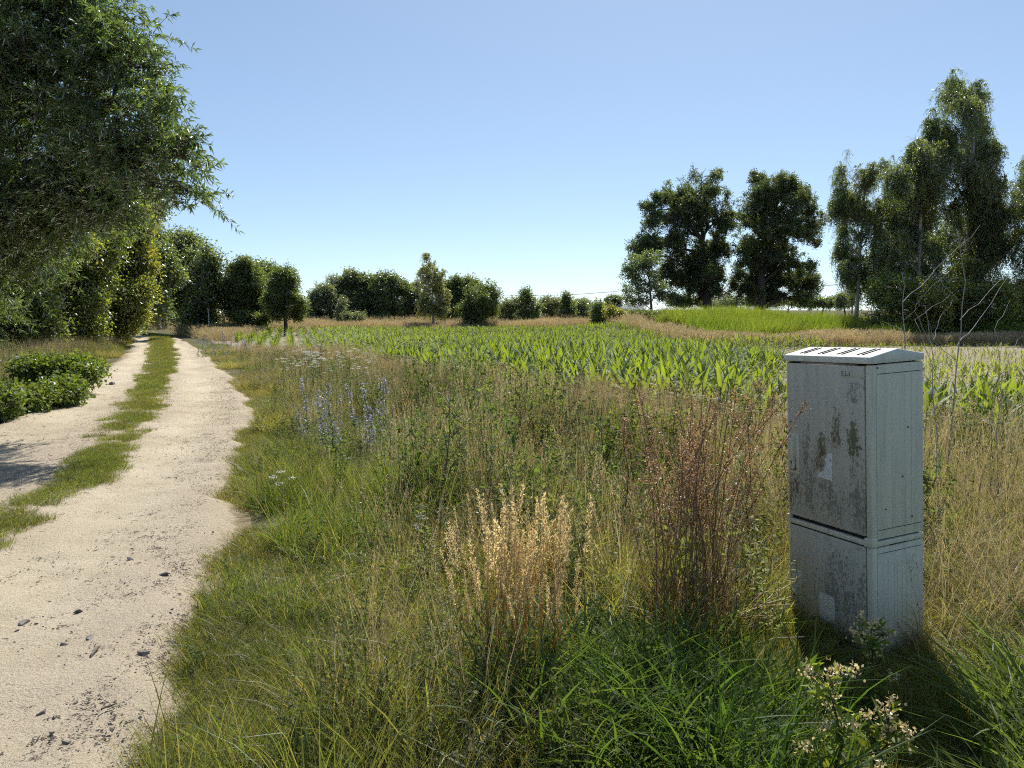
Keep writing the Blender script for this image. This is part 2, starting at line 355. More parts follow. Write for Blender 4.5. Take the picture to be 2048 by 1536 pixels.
# ------------------------------------------------------------------ instancing for stuff and for the leaves of one crown
_groups = {}
def inst_group(key, meshes):
    if key in _groups: return _groups[key]
    g = bpy.data.node_groups.new('scatter_' + key, 'GeometryNodeTree')
    g.interface.new_socket('Geometry', in_out='INPUT', socket_type='NodeSocketGeometry')
    g.interface.new_socket('Geometry', in_out='OUTPUT', socket_type='NodeSocketGeometry')
    gi = g.nodes.new('NodeGroupInput'); go = g.nodes.new('NodeGroupOutput'); J = g.nodes.new('GeometryNodeJoinGeometry')
    for i, me in enumerate(meshes):
        p = bpy.data.objects.new('%s_pattern_%d' % (key, i), me)
        oi = g.nodes.new('GeometryNodeObjectInfo'); oi.inputs['Object'].default_value = p; oi.inputs['As Instance'].default_value = False
        gt = g.nodes.new('GeometryNodeGeometryToInstance')
        g.links.new(oi.outputs['Geometry'], gt.inputs[0]); g.links.new(gt.outputs[0], J.inputs[0])
    ip = g.nodes.new('GeometryNodeInstanceOnPoints'); ip.inputs['Pick Instance'].default_value = True
    g.links.new(gi.outputs[0], ip.inputs['Points']); g.links.new(J.outputs[0], ip.inputs['Instance'])
    for nm, ty, so in (('idx', 'INT', 'Instance Index'), ('rot', 'FLOAT_VECTOR', 'Rotation'), ('scl', 'FLOAT_VECTOR', 'Scale')):
        a = g.nodes.new('GeometryNodeInputNamedAttribute'); a.data_type = ty; a.inputs['Name'].default_value = nm
        g.links.new(a.outputs['Attribute'], ip.inputs[so])
    g.links.new(ip.outputs[0], go.inputs[0])
    _groups[key] = g; return g
def scatter(name, key, meshes, P, rot, scl, tint=None, parent=None, **props):
    n = len(P); m = bpy.data.meshes.new(name); m.vertices.add(n)
    m.vertices.foreach_set('co', np.asarray(P, np.float32).ravel())
    scl = np.asarray(scl, float)
    if scl.ndim == 1: scl = np.repeat(scl[:, None], 3, 1)
    m.attributes.new('idx', 'INT', 'POINT').data.foreach_set('value', rng.integers(0, len(meshes), n).astype(np.int32))
    m.attributes.new('rot', 'FLOAT_VECTOR', 'POINT').data.foreach_set('vector', np.asarray(rot, np.float32).ravel())
    m.attributes.new('scl', 'FLOAT_VECTOR', 'POINT').data.foreach_set('vector', scl.astype(np.float32).ravel())
    m.attributes.new('tint', 'FLOAT', 'POINT').data.foreach_set('value', (np.zeros(n) if tint is None else np.clip(tint, 0, 1)).astype(np.float32))
    for mm in meshes[0].materials: m.materials.append(mm)
    o = obj(name, m, parent, **props)
    md = o.modifiers.new('scatter', 'NODES'); md.node_group = inst_group(key, meshes); return o
def rotz(n, tilt=.12):
    return np.stack([rng.normal(0, tilt, n), rng.normal(0, tilt, n), rng.uniform(0, 6.283, n)], 1)

# ------------------------------------------------------------------ leaf-clump patterns
def ball_clump(n, rad, l, w, mt, up=.4, seeds=3, twigs=5):
    out = []
    for k in range(seeds):
        g = np.random.default_rng(50 + k); mb = MB()
        tips = rdir(twigs, .5, g) * rad * g.uniform(.6, 1., (twigs, 1))
        for tp in tips: tube(mb, np.array([[0, 0, 0], tp * .5 + [0, 0, .02 * rad], tp]), [rad * .02, rad * .014, rad * .006], 3, 1)
        i = g.integers(0, twigs, n); f = g.uniform(.25, 1.05, n)[:, None]
        B = tips[i] * f + g.normal(size=(n, 3)) * rad * .22
        d = nrm(tips[i] / rad * .5 + rdir(n, -.1, g)); nn = rdir(n, up, g)
        V, T = leaves(B, d, nn, l * g.uniform(.65, 1.2, n), w * g.uniform(.7, 1.2, n), .2, .1)
        mb.add(V, T=T); out.append(mb.mesh('clump', [mt, M['twig']], False))
    return out
def willow_clump(mt, seeds=5, L=.42, ll=.10, lw=.019, nl=22):
    out = []
    for k in range(seeds):
        g = np.random.default_rng(80 + k); mb = MB()
        for tw in range(3):
            a = g.uniform(-.9, .9); el = g.uniform(-.3, .9)
            d = np.array([math.cos(a) * math.cos(el), math.sin(a) * math.cos(el), math.sin(el)])
            Lt = L * g.uniform(.7, 1.2); t = np.linspace(0, 1, 7)[:, None]
            P = d * Lt * t + np.array([0, 0, -.3]) * Lt * t ** 2.2 + g.normal(size=3) * .05
            tube(mb, P, np.linspace(.0035, .0012, 7), 3, 1)
            tt = np.sort(g.uniform(.08, 1.02, nl)); B = np.stack([np.interp(tt, t[:, 0], P[:, i]) for i in range(3)], 1)
            tg = nrm(np.stack([np.interp(tt, t[:, 0], np.gradient(P[:, i])) for i in range(3)], 1))
            dl = nrm(tg * .6 + rdir(nl, -.15, g) * .9); nn = rdir(nl, .9, g)
            V, T = leaves(B, dl, nn, ll * g.uniform(.6, 1.15, nl), lw * g.uniform(.8, 1.2, nl), .25, .18)
            mb.add(V, T=T)
        out.append(mb.mesh('willow_twig', [mt, M['twig']], False))
    return out
def hang_clump(mt, seeds=4, ns=9, L=1.2, nl=22, l=.075, w=.06, spread=.35):
    out = []
    for k in range(seeds):
        g = np.random.default_rng(120 + k); mb = MB()
        for s in range(ns):
            a = g.uniform(0, 6.283); o = np.array([math.cos(a), math.sin(a), 0]) * spread * g.uniform(.1, 1)
            Lt = L * g.uniform(.45, 1.1); t = np.linspace(0, 1, 5)[:, None]
            P = o * np.sqrt(t) + np.array([0, 0, 1.]) * (.12 * L * np.sin(t * 2.2) - Lt * t ** 1.4)
            tube(mb, P, np.linspace(.006, .002, 5), 3, 1)
            tt = g.uniform(.05, 1, nl); B = np.stack([np.interp(tt, t[:, 0], P[:, i]) for i in range(3)], 1) + g.normal(size=(nl, 3)) * .045
            V, T = leaves(B, rdir(nl, -.7, g), rdir(nl, .2, g), l * g.uniform(.7, 1.25, nl), w * g.uniform(.7, 1.2, nl), .1)
            mb.add(V, T=T)
        out.append(mb.mesh('hanging_twig', [mt, M['twig']], False))
    return out
C_ = {}
def clumps(kind):
    if kind in C_: return C_[kind]
    C_[kind] = {
        'willow': lambda: willow_clump(M['willow']),
        'hedge': lambda: ball_clump(46, .34, .075, .042, M['hedge'], .3, 4),
        'hedge_far': lambda: ball_clump(46, .5, .13, .065, M['birch'], .3, 4),
        'dark': lambda: ball_clump(60, .5, .15, .075, M['dark_leaf'], .3, 4),
        'oak': lambda: ball_clump(56, .75, .25, .17, M['oak'], .5, 4),
        'oak_light': lambda: ball_clump(44, .65, .22, .13, M['birch'], .4, 4),
        'birch': lambda: hang_clump(M['birch'], 5, 5, 1.25, 20, .085, .055, .6),
        'birch_far': lambda: hang_clump(M['pale_birch'], 4, 7, 1.0, 18, .11, .06, .45),
        'far': lambda: ball_clump(60, .7, .26, .13, M['birch'], .4, 4),
        'far_grey': lambda: ball_clump(60, .7, .24, .10, M['grey_leaf'], .4, 4),
        'shrub': lambda: ball_clump(50, .4, .11, .06, M['hedge'], .4, 4),
        'bramble': lambda: ball_clump(44, .26, .07, .05, M['bramble'], 1.2, 4),
    }[kind]()
    return C_[kind]

def tree(name, label, cat, base, blobs, kind, n, D=None, trunk=(.18, .5), scale=1., gap=.30, gapsc=.9, tint=(0., .6), bark='bark', hang=False,
         group=None, outward=False, seed=0, limbs=3, fill=.3, zmin=.15, trunk_top=None, sat=3):
    """blobs: (centre xyz, radii xyz) in world metres; trunk: (radius, height fraction)"""
    g = np.random.default_rng(500 + seed); base = np.array([base[0], base[1], float(gz(base[0], base[1]))])
    root = thing(name, label, cat, base, 0, group)
    C = np.array([b[0] for b in blobs]) - base; RR = np.array([b[1] for b in blobs])
    if cat == 'shrub' or name == 'row_willow':      # foliage down to the ground
        C = np.concatenate([C, [[C[:, 0].mean(), C[:, 1].mean(), C[:, 2].min() * .45]]]); RR = np.concatenate([RR, [[RR[:, 0].max(), RR[:, 1].max(), C[:, 2].min() * .7]]])
    nb = len(C)
    if sat:            # smaller lobes breaking up the outline
        j_ = np.repeat(np.arange(nb), sat); dj_ = rdir(len(j_), .35, g)
        C = np.concatenate([C, C[j_] + dj_ * RR[j_] * g.uniform(.75, 1.05, (len(j_), 1))]); RR = np.concatenate([RR * .9, RR[j_] * g.uniform(.25, .45, (len(j_), 1))])
    wgt = (RR.prod(1)) ** .667; wgt /= wgt.sum()
    i = g.choice(len(C), n * 2, p=wgt); dd = rdir(n * 2, .15, g); rr = g.uniform(fill, 1.06, n * 2) ** .5 * g.uniform(.92, 1.1, n * 2)
    rr = np.where(g.random(n * 2) < .16, rr * g.uniform(1.0, 1.35, n * 2), rr)
    P = C[i] + dd * RR[i] * rr[:, None]
    keep = (vnoise3(P + base, gapsc, 20 + seed % 9) > gap) & (P[:, 2] > zmin)
    P = P[keep][:n]; dd = dd[keep][:n]; i = i[keep][:n]; m = len(P)
    # trunk and limbs
    tb = MB(); top = C[:, 2].max() * .8 if trunk_top is None else trunk_top
    cx = (C * wgt[:, None]).sum(0)
    r0 = trunk[0]; tp = np.array([[0, 0, -.1], [cx[0] * .06, cx[1] * .06, top * .25], [cx[0] * .25, cx[1] * .25, top * .55], [cx[0] * .5, cx[1] * .5, top]])
    tp[1:3, :2] += g.normal(size=(2, 2)) * r0 * .4
    tt = np.linspace(0, 1, 9); tpts = np.stack([np.interp(tt, [0, .3, .6, 1], tp[:, a]) for a in range(3)], 1)
    tube(tb, tpts, r0 * np.linspace(1.15, .22, 9), 9)
    trunk_o = obj('trunk', tb.mesh('trunk', M[bark]), root)
    lb = MB()
    for bI in range(len(C)):
        zt = np.clip(C[bI, 2] - RR[bI, 2] * .8 - .25 * np.hypot(*(C[bI, :2])), top * .15, top * .9)
        st = np.array([np.interp(zt, tpts[:, 2], tpts[:, a]) for a in range(3)])
        rl = r0 * np.clip(.5 * RR[bI].mean() / RR.max(), .12, .5)
        if bI >= nb: st = C[j_[bI - nb]]; rl *= .5
        pts = curve(st, C[bI], .1 * np.linalg.norm(C[bI] - st), 6, .04 * np.linalg.norm(C[bI] - st), g)
        tube(lb, pts, np.linspace(rl, rl * .35, 6), 6)
        mine = np.where(i == bI)[0]
        for q in mine[:limbs * 3]:
            s2 = pts[g.integers(2, 6)]
            tube(lb, curve(s2, P[q], .06 * np.linalg.norm(P[q] - s2), 4, .03, g), np.linspace(rl * .4, .006, 4), 4)
    obj('limb', lb.mesh('limb', M[bark]), trunk_o)
    if hang: rot = np.stack([g.normal(0, .12, m), g.normal(0, .12, m), g.uniform(0, 6.283, m)], 1)
    elif outward:      # clump's +x axis points outwards
        az = np.arctan2(dd[:, 1], dd[:, 0]) + g.normal(0, .6, m)
        rot = np.stack([g.normal(0, .25, m), -np.arcsin(np.clip(dd[:, 2], -1, 1)) * .35 + g.normal(0, .25, m), az], 1)
    else: rot = np.stack([g.normal(0, .5, m), g.normal(0, .5, m), g.uniform(0, 6.283, m)], 1)
    tn = vnoise3(P + base, 1.1 * scale + .3, 33); tn = tint[0] + (tint[1] - tint[0]) * np.clip((tn - .35) * 2.2, 0, 1) * g.uniform(.3, 1, m)
    scatter('crown', kind, clumps(kind), P, rot, scale * g.uniform(.75, 1.25, m), tn, root, kind='stuff')
    return root
def blobs_px(L, D, dj=.5, seed=0, thick=1.):
    """crown lobes read from the photograph, at depth D with depth of their own"""
    g = np.random.default_rng(900 + seed); out = []
    for b in L:
        u, v, ru, rv = b[:4]; dd = D + (b[4] if len(b) > 4 else g.uniform(-1, 1) * dj)
        c_ = at(u, v, dd); out.append((c_, (ru * dd / F, max(ru, rv * .8) * dd / F * thick, rv * dd / F)))
    return out
def base_px(u, D): p = at(u, HZ, D); return (p[0], D)

# ------------------------------------------------------------------ trees along the track (left)
WL = [(-260, -320, 300, 260, 1.5), (-60, -260, 240, 220, .5), (140, -150, 130, 130, 0), (-240, 60, 260, 200, 1.5), (40, 20, 170, 130, .4), (215, 45, 75, 85, 0), (300, 100, 62, 60, -.3),
      (-60, 210, 200, 140, 1.), (120, 190, 140, 110, .3), (270, 200, 100, 80, -.2), (350, 265, 78, 50, -.5), (405, 312, 52, 42, -.6), (240, 320, 110, 70, 0), (100, 350, 130, 80, .6),
      (330, 345, 70, 40, -.2), (415, 380, 48, 22, -.6), (-160, 380, 180, 110, 1.2), (20, 440, 110, 60, .8), (200, 410, 90, 45, .5), (40, 520, 80, 60, 1.6), (150, 470, 70, 45, 1.2), (-90, 560, 120, 90, 2.), (-40, 620, 90, 40, 2.2), (110, 430, 80, 50, .6), (250, 425, 60, 30, .3)]
tree('willow_tree', 'large willow with long narrow glinting leaves overhanging the near left of the track', 'tree', (-9.9, 12.6), blobs_px([(a - 42, b, c_ * .97, d * .97, e) for a, b, c_, d, e in WL], 9.6), 'willow', 5800,
     trunk=(.28, .6), scale=1., gap=.2, gapsc=.5, tint=(0, .45), outward=True, seed=1, limbs=5, fill=.05, trunk_top=5.5)
tree('hedge_tree', 'broad leafy tree in deep shade at the left edge below the willow', 'tree', (-17.6, 25), blobs_px(
    [(-90, 540, 110, 90), (40, 480, 80, 80), (60, 560, 62, 62), (20, 620, 75, 40), (-60, 640, 80, 50), (110, 470, 60, 60), (-60, 440, 120, 80), (45, 660, 60, 34), (70, 610, 50, 40)], 24, .8, 2), 'hedge', 1250,
     trunk=(.18, .5), gap=.36, gapsc=1., tint=(0, .45), seed=2, fill=.1, scale=1.5)
tree('hedge_tree', 'leafy olive tree with a dark gap beneath, left of the yellowing one', 'tree', (-17.2, 29), blobs_px(
    [(150, 460, 65, 65), (190, 500, 50, 60), (140, 555, 52, 50), (185, 575, 42, 45), (100, 560, 40, 50), (170, 615, 40, 26), (200, 420, 50, 50), (140, 640, 26, 30), (178, 655, 26, 26)], 28, .9, 3), 'hedge', 1200,
     trunk=(.2, .5), gap=.36, gapsc=1.1, tint=(0, .7), seed=3, fill=.1, scale=1.5)
tree('hedge_tree', 'yellow green leafy tree bulging towards the left verge of the track', 'tree', (-18.1, 33), blobs_px(
    [(255, 450, 46, 60), (262, 510, 42, 50), (240, 555, 48, 45), (235, 605, 42, 40), (240, 645, 36, 26), (270, 590, 22, 36), (262, 635, 24, 26)], 32, 1., 4), 'hedge', 1200,
     trunk=(.2, .5), gap=.34, gapsc=1.2, tint=(.25, 1.), seed=4, fill=.1, scale=1.6)
tree('willow_tree', 'tall grey green willow behind the yellowing tree, over the track', 'tree', (-20.8, 39), blobs_px(
    [(300, 440, 26, 40), (298, 495, 38, 48), (314, 540, 32, 42), (292, 585, 38, 38), (308, 618, 24, 18), (260, 500, 40, 60), (272, 630, 26, 26)], 38, 1.2, 5), 'hedge_far', 1150,
     trunk=(.22, .5), gap=.34, gapsc=1.5, tint=(0, .6), seed=5, fill=.1, scale=1.2)
tree('willow_tree', 'round topped grey green willow where the track disappears', 'tree', (-19.0, 47), blobs_px(
    [(368, 506, 40, 34), (405, 532, 30, 40), (385, 565, 46, 40), (364, 606, 38, 28), (425, 578, 18, 40), (408, 612, 34, 28), (335, 560, 30, 46), (395, 642, 34, 12)], 46, 1.4, 6), 'hedge_far', 1300,
     trunk=(.25, .5), gap=.34, gapsc=1.6, tint=(0, .6), seed=6, scale=1.3, fill=.1)
tree('willow_tree', 'shaded willow closing the far end of the track', 'tree', (-33, 62), blobs_px(
    [(270, 560, 50, 60), (320, 580, 35, 50), (300, 625, 50, 25), (350, 620, 40, 30), (310, 645, 40, 12)], 62, 1.5, 7), 'hedge_far', 1000,
     trunk=(.25, .5), gap=.2, gapsc=1.6, tint=(0, .2), seed=7, scale=1.6, fill=.1, zmin=.1)
tree('dense_tree', 'dense dark upright tree in the middle of the three at the field corner', 'tree', base_px(492, 45), blobs_px(
    [(483, 540, 22, 20), (488, 570, 38, 42), (500, 610, 46, 34), (470, 600, 28, 40), (490, 640, 40, 14)], 45, .8, 8), 'dark', 1300, trunk=(.16, .5), gap=.26, gapsc=1., seed=8, scale=.8, fill=.1)
tree('dense_tree', 'olive green tree peeking out behind the dense dark upright one', 'tree', base_px(530, 49), blobs_px(
    [(525, 560, 24, 30), (535, 600, 26, 36), (520, 580, 20, 40)], 49, .8, 9), 'hedge_far', 700, trunk=(.14, .5), gap=.2, gapsc=1.3, tint=(0, .7), seed=9, scale=1.3, fill=.1)
tree('dense_tree', 'dark round headed tree with a bare trunk at the corner of the maize', 'tree', base_px(570, 44), blobs_px(
    [(566, 556, 22, 22), (578, 572, 24, 26), (556, 585, 22, 26), (580, 598, 24, 18), (600, 612, 10, 18), (548, 615, 14, 16), (556, 628, 18, 12), (592, 630, 14, 11)], 44, .7, 10), 'dark', 850, trunk=(.13, .5), gap=.34, gapsc=.9, seed=10, scale=.7, fill=.1)

# the tree row beyond the field
row = [([(640, 606, 28, 30), (625, 620, 20, 20)], 'leftmost rounded willow of the far row, lower than its neighbours', 'far_grey', 70),
       ([(684, 582, 36, 34), (690, 610, 34, 24)], 'broad rounded willow second from the left in the far row', 'far_grey', 72),
       ([(722, 578, 30, 30), (730, 608, 30, 28)], 'tallest rounded willow in the middle of the far row', 'far', 73),
       ([(770, 580, 38, 32), (768, 612, 36, 24)], 'broad dark willow of the far row left of the young birch', 'far', 71),
       ([(820, 596, 26, 28), (815, 618, 24, 20)], 'lower willow of the far row half hidden by the young birch', 'far_grey', 74),
       ([(912, 584, 28, 28), (905, 612, 28, 22)], 'rounded willow of the far row just right of the young birch', 'far', 72),
       ([(946, 590, 24, 26), (950, 615, 24, 20)], 'rightmost willow of the far row behind the dark shrub', 'far', 73)]
for k, (L, lab, kd, D) in enumerate(row):
    tree('row_willow', lab, 'tree', base_px(L[0][0], D), blobs_px(L, D, 1., 20 + k), kd, 560, trunk=(.16, .5), gap=.36, gapsc=1.3, tint=(0, .5), seed=20 + k, scale=.8, fill=.1, sat=5, group='rounded willows beyond the field')
tree('young_birch', 'slender pale young birch with drooping twigs standing at the far field edge', 'tree', base_px(866, 53), blobs_px(
    [(855, 514, 8, 12), (856, 535, 19, 20), (876, 552, 20, 22), (846, 560, 12, 22), (862, 590, 30, 26), (860, 612, 30, 18), (884, 590, 14, 30)], 53, .5, 30), 'birch_far', 230,
     trunk=(.1, .6), gap=.42, gapsc=.9, tint=(.2, .9), bark='birch_bark', hang=True, seed=30, scale=.85, fill=.1, trunk_top=4.6)
tree('shrub', 'dark spreading shrub with pointed twigs right of the young birch', 'shrub', base_px(962, 51), blobs_px(
    [(958, 606, 32, 24), (984, 590, 14, 18), (940, 622, 22, 16), (975, 622, 24, 16)], 51, .5, 31), 'dark', 420, trunk=(.08, .5), gap=.36, gapsc=.8, seed=31, scale=.85, fill=.1)
tree('shrub', 'pale columnar young tree in the tan grass before the far row', 'shrub', base_px(683, 54), blobs_px([(683, 612, 8, 14), (684, 632, 10, 12)], 54, .2, 32), 'far_grey', 60, trunk=(.05, .5), seed=32, scale=.55)
tree('shrub', 'low grey green mound of a shrub in the tan grass', 'shrub', base_px(709, 53), blobs_px([(704, 638, 18, 10), (722, 640, 12, 8)], 53, .2, 33), 'far_grey', 80, trunk=(.05, .5), seed=33, scale=.5, zmin=.05)
tree('shrub', 'bushy little tree left of the pale post beyond the tan grass', 'shrub', base_px(1025, 66), blobs_px([(1022, 614, 18, 12), (1005, 620, 14, 10)], 66, .4, 34), 'far_grey', 130, trunk=(.06, .5), seed=34, scale=.7)
tree('shrub', 'pointed dark little tree beside the pale post beyond the tan grass', 'shrub', base_px(1054, 65), blobs_px([(1051, 600, 14, 14), (1056, 616, 22, 12)], 65, .4, 35), 'far', 150, trunk=(.07, .5), seed=35, scale=.7)
tree('shrub', 'pale rounded shrub in the hedge right of the pale post', 'shrub', base_px(1104, 78), blobs_px([(1100, 612, 26, 12), (1088, 618, 14, 8)], 78, .5, 36), 'far_grey', 160, trunk=(.07, .5), tint=(.3, 1), seed=36, scale=.85)
tree('shrub', 'spiky topped dark shrub in the middle of the hedge beyond the field', 'shrub', base_px(1131, 76), blobs_px([(1130, 602, 9, 10), (1134, 616, 16, 12)], 76, .5, 37), 'far', 120, trunk=(.07, .5), seed=37, scale=.75)
tree('shrub', 'low rounded shrub at the right end of the hedge beyond the field', 'shrub', base_px(1160, 80), blobs_px([(1158, 615, 18, 9), (1178, 620, 12, 8)], 80, .5, 38), 'far_grey', 120, trunk=(.07, .5), seed=38, scale=.8)
tree('shrub', 'dark bush with yellowish top at the right end of the tan strip', 'shrub', base_px(1197, 48), blobs_px([(1196, 622, 13, 14), (1200, 634, 14, 10)], 48, .3, 39), 'far', 130, trunk=(.05, .5), tint=(0, .9), seed=39, scale=.5)
tree('shrub', 'yellow green low bush between dark bush and small tree', 'shrub', base_px(1224, 47), blobs_px([(1224, 628, 16, 9), (1240, 634, 14, 7)], 47, .3, 40), 'shrub', 170, trunk=(.04, .5), tint=(.3, 1), seed=40, scale=.8)
tree('shrub', 'dark low thicket at the foot of the small tree by the oaks', 'shrub', base_px(1300, 49), blobs_px([(1275, 630, 30, 10), (1320, 632, 34, 9), (1365, 634, 30, 8)], 49, .5, 41), 'dark', 330, trunk=(.04, .5), seed=41, scale=.6)
tree('far_tree', 'round dome of a far tree beside the utility pole on the horizon', 'tree', base_px(1228, 190), blobs_px([(1228, 606, 12, 10)], 190, .5, 42), 'far', 160, trunk=(.3, .5), seed=42, scale=1.7, gap=.1)
for k, (u, v, ru, rv, D, lab) in enumerate([(1165, 610, 14, 6, 170, 'flat topped far tree left of the dome shaped one on the horizon'), (1480, 605, 50, 9, 160, 'far hedge glimpsed between the two oaks'),
        (1645, 604, 44, 9, 150, 'low far tree line left of the birches'), (1690, 602, 14, 10, 140, 'far dark tree peeping out beside the left birch'), (1575, 605, 60, 9, 165, 'far hedge glimpsed under the right oak'),
        (1390, 604, 56, 9, 170, 'far hedge glimpsed under the left oak'), (1080, 610, 70, 8, 150, 'low far hedge behind the pale post')]):
    tree('far_tree', lab, 'tree', base_px(u, D), blobs_px([(u - ru * .5, v + 1, ru * .55, rv), (u + ru * .5, v + 2, ru * .55, rv)], D, 1., 43 + k), 'far_grey' if k % 2 else 'far', 230, trunk=(.2, .5), seed=43 + k, scale=1.3, gap=.1)

# ------------------------------------------------------------------ oaks and birches (right)
tree('oak_tree', 'ragged dark oak on the left of the pair, with a visible trunk', 'tree', base_px(1420, 63), blobs_px(
    [(1404, 356, 28, 18), (1436, 372, 16, 24), (1458, 430, 14, 40), (1300, 430, 22, 34), (1280, 500, 24, 26), (1350, 384, 28, 24), (1390, 398, 48, 36), (1320, 420, 26, 34), (1365, 440, 52, 44), (1420, 444, 38, 40), (1335, 476, 40, 34), (1395, 494, 50, 40),
     (1440, 500, 22, 40), (1304, 488, 22, 22), (1360, 530, 46, 30), (1425, 556, 30, 34), (1380, 570, 40, 26), (1445, 580, 22, 22), (1370, 604, 36, 12), (1410, 588, 34, 20), (1395, 545, 40, 30), (1330, 560, 34, 30), (1452, 470, 16, 40), (1292, 520, 24, 30), (1400, 520, 36, 40), (1418, 585, 26, 26)], 63, 1.6, 60), 'oak', 2600,
     trunk=(.42, .7), gap=.46, gapsc=.85, tint=(0, .6), seed=60, fill=.08, scale=.52, trunk_top=9.5, sat=2)
tree('oak_tree', 'fuller dark oak on the right of the pair, broad crowned', 'tree', base_px(1514, 64), blobs_px(
    [(1517, 370, 26, 20), (1566, 370, 34, 20), (1514, 410, 44, 36), (1575, 405, 54, 40), (1618, 438, 34, 36), (1505, 456, 42, 36), (1560, 460, 56, 40), (1625, 470, 24, 24), (1488, 512, 28, 36),
     (1545, 515, 54, 36), (1608, 525, 32, 36), (1580, 562, 44, 28), (1622, 575, 24, 24), (1478, 564, 24, 30), (1518, 575, 42, 26), (1550, 596, 40, 12), (1500, 590, 34, 16), (1525, 540, 44, 34), (1600, 596, 26, 12), (1514, 500, 34, 40), (1516, 590, 30, 20)], 64, 1.8, 61), 'oak', 2900,
     trunk=(.5, .7), gap=.45, gapsc=.85, tint=(0, .6), seed=61, fill=.08, scale=.52, trunk_top=9., sat=2)
tree('small_tree', 'small open light green tree at the left foot of the oaks', 'tree', base_px(1305, 56), blobs_px(
    [(1278, 530, 28, 18), (1262, 548, 26, 18), (1300, 525, 24, 18), (1290, 560, 40, 24), (1260, 580, 22, 16), (1310, 590, 40, 20), (1280, 606, 30, 10)], 56, .8, 62), 'oak_light', 260,
     trunk=(.13, .5), gap=.4, gapsc=1., tint=(0, .8), seed=62, scale=.62, fill=.1)
tree('birch_tree', 'tallest birch of the right hand group with a towering feathery crown', 'tree', base_px(1925, 39), blobs_px(
    [(1911, 150, 16, 18), (1906, 184, 28, 28), (1958, 190, 18, 30), (1930, 232, 46, 40), (1866, 240, 20, 26), (1925, 292, 58, 46), (1968, 340, 40, 46), (1890, 350, 56, 52), (1945, 410, 56, 52),
     (1985, 420, 34, 50), (1900, 470, 58, 52), (1965, 490, 50, 50), (1930, 545, 60, 40), (2008, 440, 26, 56), (2012, 375, 20, 44), (1885, 290, 34, 40), (1880, 420, 44, 50)], 39, 1.5, 63), 'birch', 2100, trunk=(.2, .8), gap=.43, gapsc=.9, tint=(0, .7), bark='birch_bark',
     hang=True, seed=63, fill=.1, trunk_top=13., scale=.92)
tree('birch_tree', 'middle birch of the group leaning its crown left of the tallest', 'tree', base_px(1840, 38), blobs_px(
    [(1832, 282, 22, 20), (1842, 315, 48, 36), (1800, 350, 30, 36), (1830, 380, 52, 48), (1820, 440, 52, 48), (1850, 500, 52, 48), (1795, 500, 34, 48), (1830, 555, 56, 36)], 38, 1.4, 64), 'birch', 1100,
     trunk=(.15, .8), gap=.43, gapsc=.9, tint=(0, .7), bark='birch_bark', hang=True, seed=64, fill=.1, trunk_top=9., scale=.9)
tree('birch_tree', 'slim short birch at the left end of the birch group', 'tree', base_px(1712, 40), blobs_px(
    [(1692, 318, 14, 16), (1690, 350, 24, 26), (1738, 350, 30, 30), (1682, 404, 22, 32), (1722, 405, 36, 40), (1704, 460, 28, 36), (1742, 470, 28, 40), (1696, 520, 14, 36), (1738, 525, 32, 36), (1760, 560, 30, 30), (1712, 440, 34, 44), (1715, 560, 24, 36), (1708, 500, 32, 40), (1725, 450, 30, 36), (1776, 430, 28, 46), (1772, 500, 32, 48), (1778, 385, 22, 34)], 40, .8, 65), 'birch', 1150,
     trunk=(.11, .8), gap=.45, gapsc=.8, tint=(0, .7), bark='birch_bark', hang=True, seed=65, fill=.1, trunk_top=8., scale=.8)
tree('birch_tree', 'birch cut by the right edge of the picture', 'tree', base_px(2090, 37), blobs_px(
    [(2060, 320, 16, 26), (2080, 370, 34, 40), (2070, 440, 36, 46), (2095, 500, 50, 50), (2060, 520, 30, 50), (2120, 400, 50, 60), (2090, 570, 60, 40)], 37, 1., 66), 'birch', 620,
     trunk=(.14, .8), gap=.34, gapsc=1., tint=(0, .7), bark='birch_bark', hang=True, seed=66, fill=.1, trunk_top=8., scale=.9)
for k, (L, lab, tn) in enumerate([([(1790, 590, 46, 34), (1770, 620, 44, 26)], 'shaded leafy shrub beneath the slim left birch', (0, .5)), ([(1850, 596, 44, 36), (1862, 630, 44, 24)], 'shaded shrub beneath the middle birch', (.1, .8)),
        ([(1925, 600, 44, 34), (1935, 632, 44, 24)], 'darkest shrub under the tallest birch', (0, .4)), ([(1992, 596, 40, 36), (2000, 630, 40, 26)], 'leafy shrub right of the tallest birch trunk', (0, .8)),
        ([(2060, 600, 44, 34), (2070, 630, 44, 26)], 'shrub under the birch at the right edge', (0, .6))]):
    tree('understorey_shrub', lab, 'shrub', base_px(L[0][0], 35.5), blobs_px(L, 35.5, .6, 70 + k), 'shrub', 420, trunk=(.06, .5), gap=.25, gapsc=.8, tint=tn, seed=70 + k, scale=.95, fill=.1, zmin=.05)

# brambles and low shrubs on the left verge
for k, (L, D, n, lab, tn) in enumerate([([(30, 745, 60, 22), (-30, 760, 60, 26)], 12.6, 420, 'bramble mound at the left edge, darker leaves, farthest back', (.3, 1)),
        ([(120, 735, 46, 16), (165, 745, 28, 12)], 13.2, 300, 'bramble mound spreading right to the verge of the track', (0, .6)),
        ([(30, 800, 60, 26), (-50, 810, 70, 34)], 10.6, 420, 'yellow green bramble mound nearest the camera on the left', (0, .5)),
        ([(100, 785, 40, 18)], 11.6, 200, 'small bramble mound between the two larger ones', (.2, .9))]):
    tree('bramble_bush', lab, 'bush', base_px(L[0][0], D), [(a - np.array([0, 0, .06]), (b[0], b[1] * 1.3, b[2] * .55)) for a, b in blobs_px(L, D, .2, 80 + k)], 'bramble', int(n * .7), trunk=(.015, .5), gap=.46, gapsc=.5, tint=tn, seed=80 + k, scale=.9, fill=.1, zmin=.02, limbs=1)

